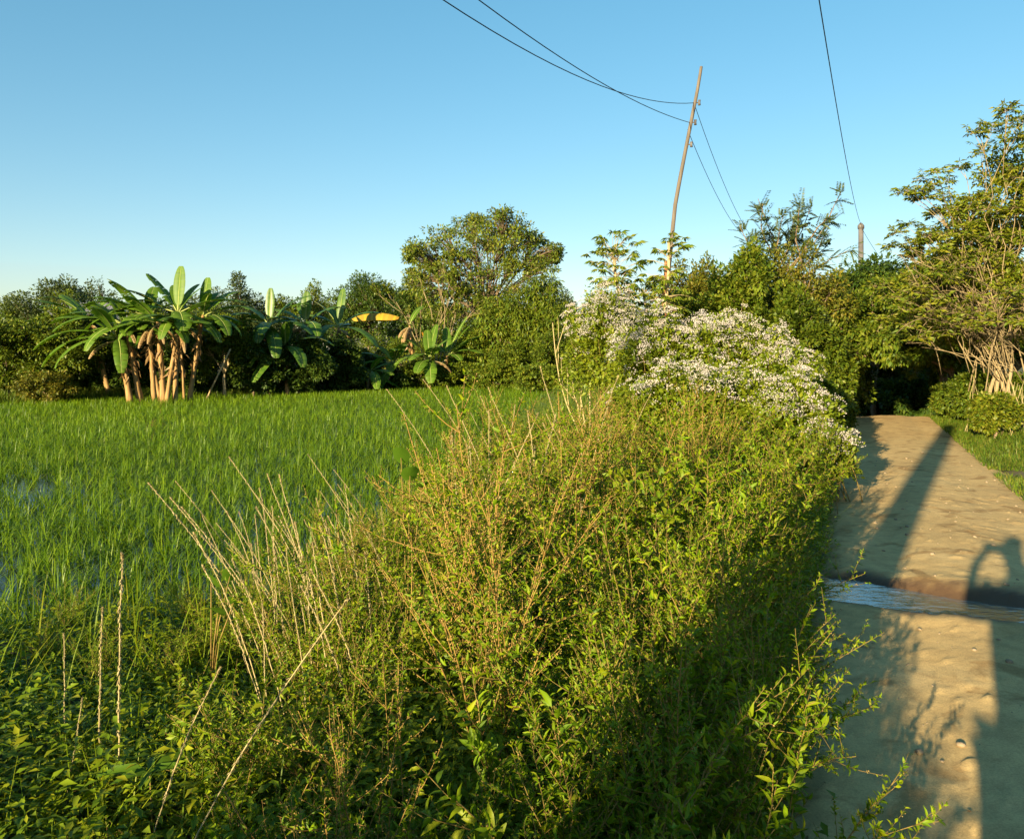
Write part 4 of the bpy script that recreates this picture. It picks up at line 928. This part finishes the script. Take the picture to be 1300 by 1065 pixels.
mb = MB(); tube(mb, np.array([PP(838, 545), PP(840, 400), PP(843, 332)]) + np.array([.04, -.10, 0]) - o0, [.062, .058, .05], 8); mb.build('stub', M['redbark'], lp, True)
for (px, py) in ((881, 131), (876, 156), (871, 184)):
    mb = MB(); c = PP(px, py) - o0; tube(mb, [c + np.array([-.02, 0, 0]), c + np.array([.10, -.02, .0])], [.012, .012], 6); tube(mb, [c + np.array([.10, -.02, -.05]), c + np.array([.10, -.02, 0]), c + np.array([.10, -.02, .05])], [.03, .022, .03], 8); mb.build('insulator', iron, lp, True)
D2 = 30.0
cp = empty('capped_pole', (at(1093, D2), D2, -1.4), 0, 'far grey pole with dark cap rising out of the trees', 'pole'); o1 = np.array(cp.location)
mb = MB(); tube(mb, [(0, 0, -.1), (0, 0, 4), (0, 0, hz(290, D2) - o1[2])], [.14, .105, .09], 10); mb.build('shaft', solid('pole_grey', (.075, .07, .07), (.13, .12, .12), 5, .8, .3), cp, True)
mb = MB(); zt = hz(290, D2) - o1[2]; tube(mb, [(0, 0, zt - .02), (0, 0, zt + .10), (0, 0, zt + .2)], [.12, .12, .04], 10); mb.build('cap', iron, cp, True)
# pole that throws the long shadow, behind the photographer
BX, BY = -2.75, -3.2
bp_ = empty('roadside_post', (BX, BY, 0), 0, 'stout wooden post whose long shadow lies along the path', 'post')
mb = MB(); tube(mb, [(0, 0, -.2), (0, 0, 2), (.02, 0, 4.5), (.02, 0, 4.75)], [.175, .165, .15, .13], 12); mb.build('shaft', wood, bp_, True)
def wire(a, b, sag, label, r=.007):
    a = np.array(a, float); b = np.array(b, float); t = np.linspace(0, 1, 40)[:, None]; P = a + (b - a) * t; P[:, 2] -= sag * 4 * (t * (1 - t))[:, 0]
    mb = MB(); tube(mb, P - P[0], r, 5); o = mb.build('power_line', wire_m, None, True); o.location = P[0]; tag(o, label, 'wire', 'overhead wires')
# right hand wire: through (1040,0),(1063,140),(1093,285)
SP = (-7.15, -4.2)
sp_pole = empty('roadside_pole', (SP[0], SP[1], 0), 0, 'thin wooden pole behind the camera carrying the two left wires', 'pole')
mb = MB(); tube(mb, [(0, 0, -.2), (0, 0, 4), (0, 0, 8.3)], [.075, .065, .055], 10); mb.build('shaft', wood, sp_pole, True)
def wire_sag(A, slope, k, Dm, Dend, label, end=None):
    d = np.linspace(A[1], Dend, 44); X = A[0] + slope * (d - A[1]); Z = A[2] + k * ((d - Dm) ** 2 - (A[1] - Dm) ** 2)
    P = np.stack([X, d, Z], 1); mb = MB(); tube(mb, P - P[0], .0065, 5); o = mb.build('power_line', wire_m, None, True); o.location = P[0]; tag(o, label, 'wire', 'overhead wires')
wire_sag((at(1093, D2), D2, hz(285, D2)), .4533, .00275, 9.9, -12.0, 'single wire dropping steeply from the sky to the far capped pole')
rp = empty('roadside_pole', (at(1093, D2) - .4533 * 42, -12, 0), 0, 'thin wooden pole far behind the camera carrying the right wire', 'pole')
mb = MB(); tube(mb, [(0, 0, -.2), (0, 0, 4), (0, 0, 6.9)], [.075, .065, .055], 10); mb.build('shaft', wood, rp, True)
A1 = PP(881, 131); A2 = PP(876, 156)
wire_sag(A1, .546, .020, 7.6, SP[1], 'left overhead wire ending highest on the leaning pole')
wire_sag(A2, .513, .012, 7.5, SP[1], 'overhead wire ending lower on the leaning pole')
wire(A1, (at(952, 24), 24, hz(298, 24)), .25, 'thin wire running from the leaning pole down behind the feathery tree', .006)
wire(PP(873, 165), (at(944, 24), 24, hz(300, 24)), .25, 'lower thin wire running from the leaning pole down to the trees', .006)
wire((at(1094, D2), D2, hz(290, D2)), (at(1205, 22), 22, hz(400, 22)), .5, 'thin wire running right and down from the far capped pole', .008)

# ------------------------------------------------------------------ stones and a leaf on the path
def path_zz(x, y): return float(path_height(np.array([[x]]), np.array([[y]]))[0, 0])
stone_m = solid('stone', (.16, .12, .08), (.36, .28, .18), 12, .85, .4)
stp = []
for k in range(4):
    rng = np.random.default_rng(500 + k); n = 9; th, ph = np.meshgrid(np.linspace(0, PI, 7), np.linspace(0, 2 * PI, n + 1)[:-1], indexing='ij')
    d = np.stack([np.sin(th) * np.cos(ph), np.sin(th) * np.sin(ph), np.cos(th)], -1); lob = norm(rng.normal(0, 1, (6, 3)))
    r = .8 + .3 * np.max(np.clip(d @ lob.T, 0, 1) ** 2, -1); V = (d * r[..., None] * np.array([1, .8, .6])).reshape(-1, 3); f = []
    for i in range(6):
        for j in range(n):
            a0, b0 = i * n + j, i * n + (j + 1) % n; f += [[a0, a0 + n, b0 + n], [a0, b0 + n, b0]]
    mb = MB(); mb.add(V, f); stp.append(mb.mesh('stone', stone_m))
rs = random.Random(21); k = 0
while k < 230:
    yy = 3.1 + 9 * rs.random() ** 1.5; xx = Lx(yy) + rs.uniform(.5, 2.2)
    if float(stream_d(np.array([xx]), np.array([yy]))[0]) < .35: continue
    o = bpy.data.objects.new('pebble', stp[k % 4]); COL.objects.link(o); sc_ = rs.choice((.003, .004, .004, .005, .005, .006, .007, .009, .011, .014, .019)); o.scale = (sc_,) * 3
    o.location = (xx, yy, path_zz(xx, yy) + sc_ * .25); o.rotation_euler = (rs.uniform(-.3, .3), rs.uniform(-.3, .3), rs.uniform(0, 6.28))
    tag(o, 'small pebble lying on the tan dirt of the path', 'pebble', 'pebbles on the path'); k += 1
mb = MB(); rng = np.random.default_rng(33); n = 420; yy = 2.5 + 15 * rng.random(n) ** 1.3; e = np.where(rng.random(n) < .75, np.abs(rng.normal(0, .22, n)), 2.3 - np.abs(rng.normal(0, .3, n))); xx = Lx(yy) + e
zz = path_height(xx[None], yy[None])[0] + .006; a = rng.uniform(0, 2 * PI, n)
leaves(mb, np.stack([xx, yy, zz], 1), np.stack([np.cos(a), np.sin(a), rng.uniform(-.05, .2, n)], 1), np.array([0, 0, 1.]) + rng.normal(0, .25, (n, 3)), rng.uniform(.012, .04, n), .4, LEAF4)
tag(mb.build('leaf_litter', M['deadleaf']), 'scattered dry leaf litter along the edges of the dirt path', 'litter', kind='stuff')
mb = MB()
for (dx, dy, a, l) in ((0, 0, 1.9, .10), (.02, 0, 2.7, .07), (.03, .0, .8, .08), (.03, -.02, -.9, .07)):
    leaves(mb, [(dx, dy, .012)], [(math.cos(a), math.sin(a), .35)], [(0, 0, 1)], l, .42, LEAF8)
o = mb.build('litter_scrap', leafmat('teal_scrap', [(.015, .10, .075), (.02, .12, .09)], transl=.2)); o.location = (1.14, 3.33, path_zz(1.14, 3.33)); tag(o, 'teal green scrap lying on the shaded dirt by the weeds', 'litter')

# ------------------------------------------------------------------ the photographer (out of frame, throws the shadow on the path)
def skin(name, joints, edges, mat, parent, sub=2):
    me = bpy.data.meshes.new(name); me.from_pydata([j[0] for j in joints], edges, []); ob = bpy.data.objects.new(name, me); COL.objects.link(ob)
    m = ob.modifiers.new('s', 'SKIN'); me.skin_vertices.new(name='r') if not me.skin_vertices else None
    for i, j in enumerate(joints):
        sv = me.skin_vertices[0].data[i]; r = j[1]; sv.radius = r if isinstance(r, tuple) else (r, r); sv.use_root = (i == 0)
    m.use_smooth_shade = True; q = ob.modifiers.new('d', 'SUBSURF'); q.levels = sub; q.render_levels = sub
    dg = bpy.context.evaluated_depsgraph_get(); nm = bpy.data.meshes.new_from_object(ob.evaluated_get(dg)); nm.name = name
    ob.modifiers.clear(); ob.data = nm; nm.materials.clear(); nm.materials.append(mat); ob.parent = parent
    return ob
skin_m = solid('skin', (.30, .17, .10), (.36, .21, .13), 5, .55, 0, .3); shirt_m = solid('shirt', (.05, .10, .22), (.07, .13, .26), 9, .9, .2)
trou_m = solid('trousers', (.05, .05, .06), (.08, .08, .09), 9, .9, .2); hair_m = solid('hair', (.01, .008, .007), (.025, .02, .015), 30, .6, .4); shoe_m = solid('shoe', (.03, .025, .02), (.05, .045, .04), 10, .6, .2)
pr_ = empty('person', (-.11, -.50, 0), 0, 'photographer in shirt and trousers lifting a camera, seen as shadow on the path', 'person')
J = [((0, 0, .98), (.13, .10)), ((0, 0, 1.15), (.13, .095)), ((0, .0, 1.36), (.15, .10)), ((0, .01, 1.47), .06), ((0, .02, 1.56), .058), ((0, .045, 1.64), (.078, .098)), ((0, .04, 1.73), (.07, .085)),
     ((-.19, 0, 1.42), .06), ((-.26, .12, 1.30), .043), ((-.10, .34, 1.50), .032), ((.04, .43, 1.595), .026),
     ((.19, 0, 1.42), .06), ((.30, .08, 1.22), .043), ((.26, .33, 1.46), .032), ((.18, .43, 1.575), .026),
     ((-.10, .0, .90), .10), ((-.12, .02, .50), .062), ((-.13, -.01, .09), .042), ((-.14, .12, .035), .035), ((.10, .0, .90), .10), ((.12, .02, .50), .062), ((.13, -.01, .09), .042), ((.14, .12, .035), .035)]
E = [(0, 1), (1, 2), (2, 3), (3, 4), (4, 5), (5, 6), (2, 7), (7, 8), (8, 9), (9, 10), (2, 11), (11, 12), (12, 13), (13, 14), (0, 15), (15, 16), (16, 17), (17, 18), (0, 19), (19, 20), (20, 21), (21, 22)]
for sg, w0 in ((-1, 10), (1, 14)):
    b0 = np.array(J[w0][0]); n0 = len(J)
    J.append((tuple(b0 + np.array([-sg * -.005, .03, .0])), .030)); E.append((w0, n0))
    for f in range(4):
        p1 = b0 + np.array([-sg * .012, .045, .034 - f * .018]); p2 = p1 + np.array([-sg * .028, .012, .002]); p3 = p2 + np.array([-sg * .022, -.006, 0])
        m0 = len(J); J += [(tuple(p1), .0095), (tuple(p2), .0088), (tuple(p3), .0075)]; E += [(n0, m0), (m0, m0 + 1), (m0 + 1, m0 + 2)]
    p1 = b0 + np.array([-sg * .012, .0, -.022]); p2 = p1 + np.array([-sg * .03, .010, -.010]); m0 = len(J); J += [(tuple(p1), .011), (tuple(p2), .009)]; E += [(n0, m0), (m0, m0 + 1)]
skin('body', J, E, skin_m, pr_)
skin('shirt', [((0, 0, .90), (.175, .135)), ((0, 0, 1.12), (.17, .13)), ((0, 0, 1.36), (.18, .125)), ((0, .01, 1.455), .085), ((-.20, 0, 1.425), .082), ((-.252, .11, 1.31), .07), ((.20, 0, 1.425), .082), ((.295, .07, 1.23), .07)], [(0, 1), (1, 2), (2, 3), (2, 4), (4, 5), (2, 6), (6, 7)], shirt_m, pr_)
skin('trousers', [((0, 0, .97), (.16, .125)), ((-.10, 0, .88), .125), ((-.12, .02, .5), .09), ((-.13, -.01, .13), .075), ((.10, 0, .88), .125), ((.12, .02, .5), .09), ((.13, -.01, .13), .075)], [(0, 1), (1, 2), (2, 3), (0, 4), (4, 5), (5, 6)], trou_m, pr_)
skin('hair', [((0, .0, 1.68), (.075, .085)), ((0, .02, 1.75), (.08, .09)), ((0, .05, 1.785), (.055, .06))], [(0, 1), (1, 2)], hair_m, pr_)
for sg in (-1, 1):
    skin('shoe', [((sg * .13, -.03, .05), .05), ((sg * .135, .06, .045), .048), ((sg * .145, .17, .035), .038)], [(0, 1), (1, 2)], shoe_m, pr_)
    mb = MB(); blobs(mb, [(sg * .031, .135, 1.645)], .013); mb.build('eye', solid('eye', (.02, .015, .01), (.03, .02, .02), 5, .2, 0), pr_, True)
skin('nose', [((0, .135, 1.64), .010), ((0, .155, 1.615), .014)], [(0, 1)], skin_m, pr_, 1)
cam_t = empty('compact_camera', (0, -.075, 1.6), 0, 'small camera held up before the face of the photographer', 'camera')
mb = MB(); box(mb, (0, 0, 0), (.10, .028, .06)); mb.build('camera_body', iron, cam_t)
mb = MB(); tube(mb, [(0, .014, 0), (0, .03, 0), (0, .04, 0)], [.024, .024, .02], 14); mb.build('lens', wire_m, cam_t)

# ------------------------------------------------------------------ light, sky, camera
el, az = R(SUN_EL), R(SUN_AZ)
dirv = Vector((math.sin(az) * math.cos(el), math.cos(az) * math.cos(el), -math.sin(el)))
L = bpy.data.lights.new('sun', 'SUN'); L.energy = 5.0; L.angle = R(.5); L.color = (1.0, .82, .50)
so = bpy.data.objects.new('sun', L); COL.objects.link(so); so.rotation_euler = dirv.to_track_quat('-Z', 'Y').to_euler(); so.location = (0, 0, 30)
W = bpy.data.worlds.new('World'); sc.world = W; W.use_nodes = True; nt = W.node_tree; nt.nodes.clear()
wo = nt.nodes.new('ShaderNodeOutputWorld'); bg = nt.nodes.new('ShaderNodeBackground'); sk = nt.nodes.new('ShaderNodeTexSky')
sk.sky_type = 'NISHITA'; sk.sun_disc = False; sk.sun_elevation = el; sk.sun_rotation = math.atan2(-math.sin(az), -math.cos(az))
sk.air_density = 1.0; sk.dust_density = .3; sk.ozone_density = 2.5; sk.altitude = 0
hs_ = nt.nodes.new('ShaderNodeHueSaturation'); hs_.inputs['Saturation'].default_value = 1.28; hs_.inputs['Hue'].default_value = .489; gm = nt.nodes.new('ShaderNodeGamma'); gm.inputs['Gamma'].default_value = .70; nt.links.new(sk.outputs[0], hs_.inputs['Color']); nt.links.new(hs_.outputs[0], gm.inputs['Color']); nt.links.new(gm.outputs[0], bg.inputs[0]); bg.inputs[1].default_value = .094; nt.links.new(bg.outputs[0], wo.inputs[0])
cd = bpy.data.cameras.new('camera'); cam = bpy.data.objects.new('camera', cd); COL.objects.link(cam); sc.camera = cam
cam.location = (0, 0, EYE); cam.rotation_euler = (R(90), 0, 0); cd.sensor_width = 36; cd.lens = 36 * F / 1300.0
cd.shift_y = (HOR - 532.5) / 1300.0; cd.clip_start = .01; cd.clip_end = 3000
sc.view_settings.view_transform = 'Standard'; sc.view_settings.look = 'None'; sc.view_settings.exposure = 1.75; sc.view_settings.gamma = 1
sc.render.engine = 'CYCLES'; sc.cycles.max_bounces = 6; sc.cycles.diffuse_bounces = 3; sc.cycles.glossy_bounces = 3; sc.cycles.transmission_bounces = 4; sc.cycles.transparent_max_bounces = 4
sc.cycles.sample_clamp_indirect = 6
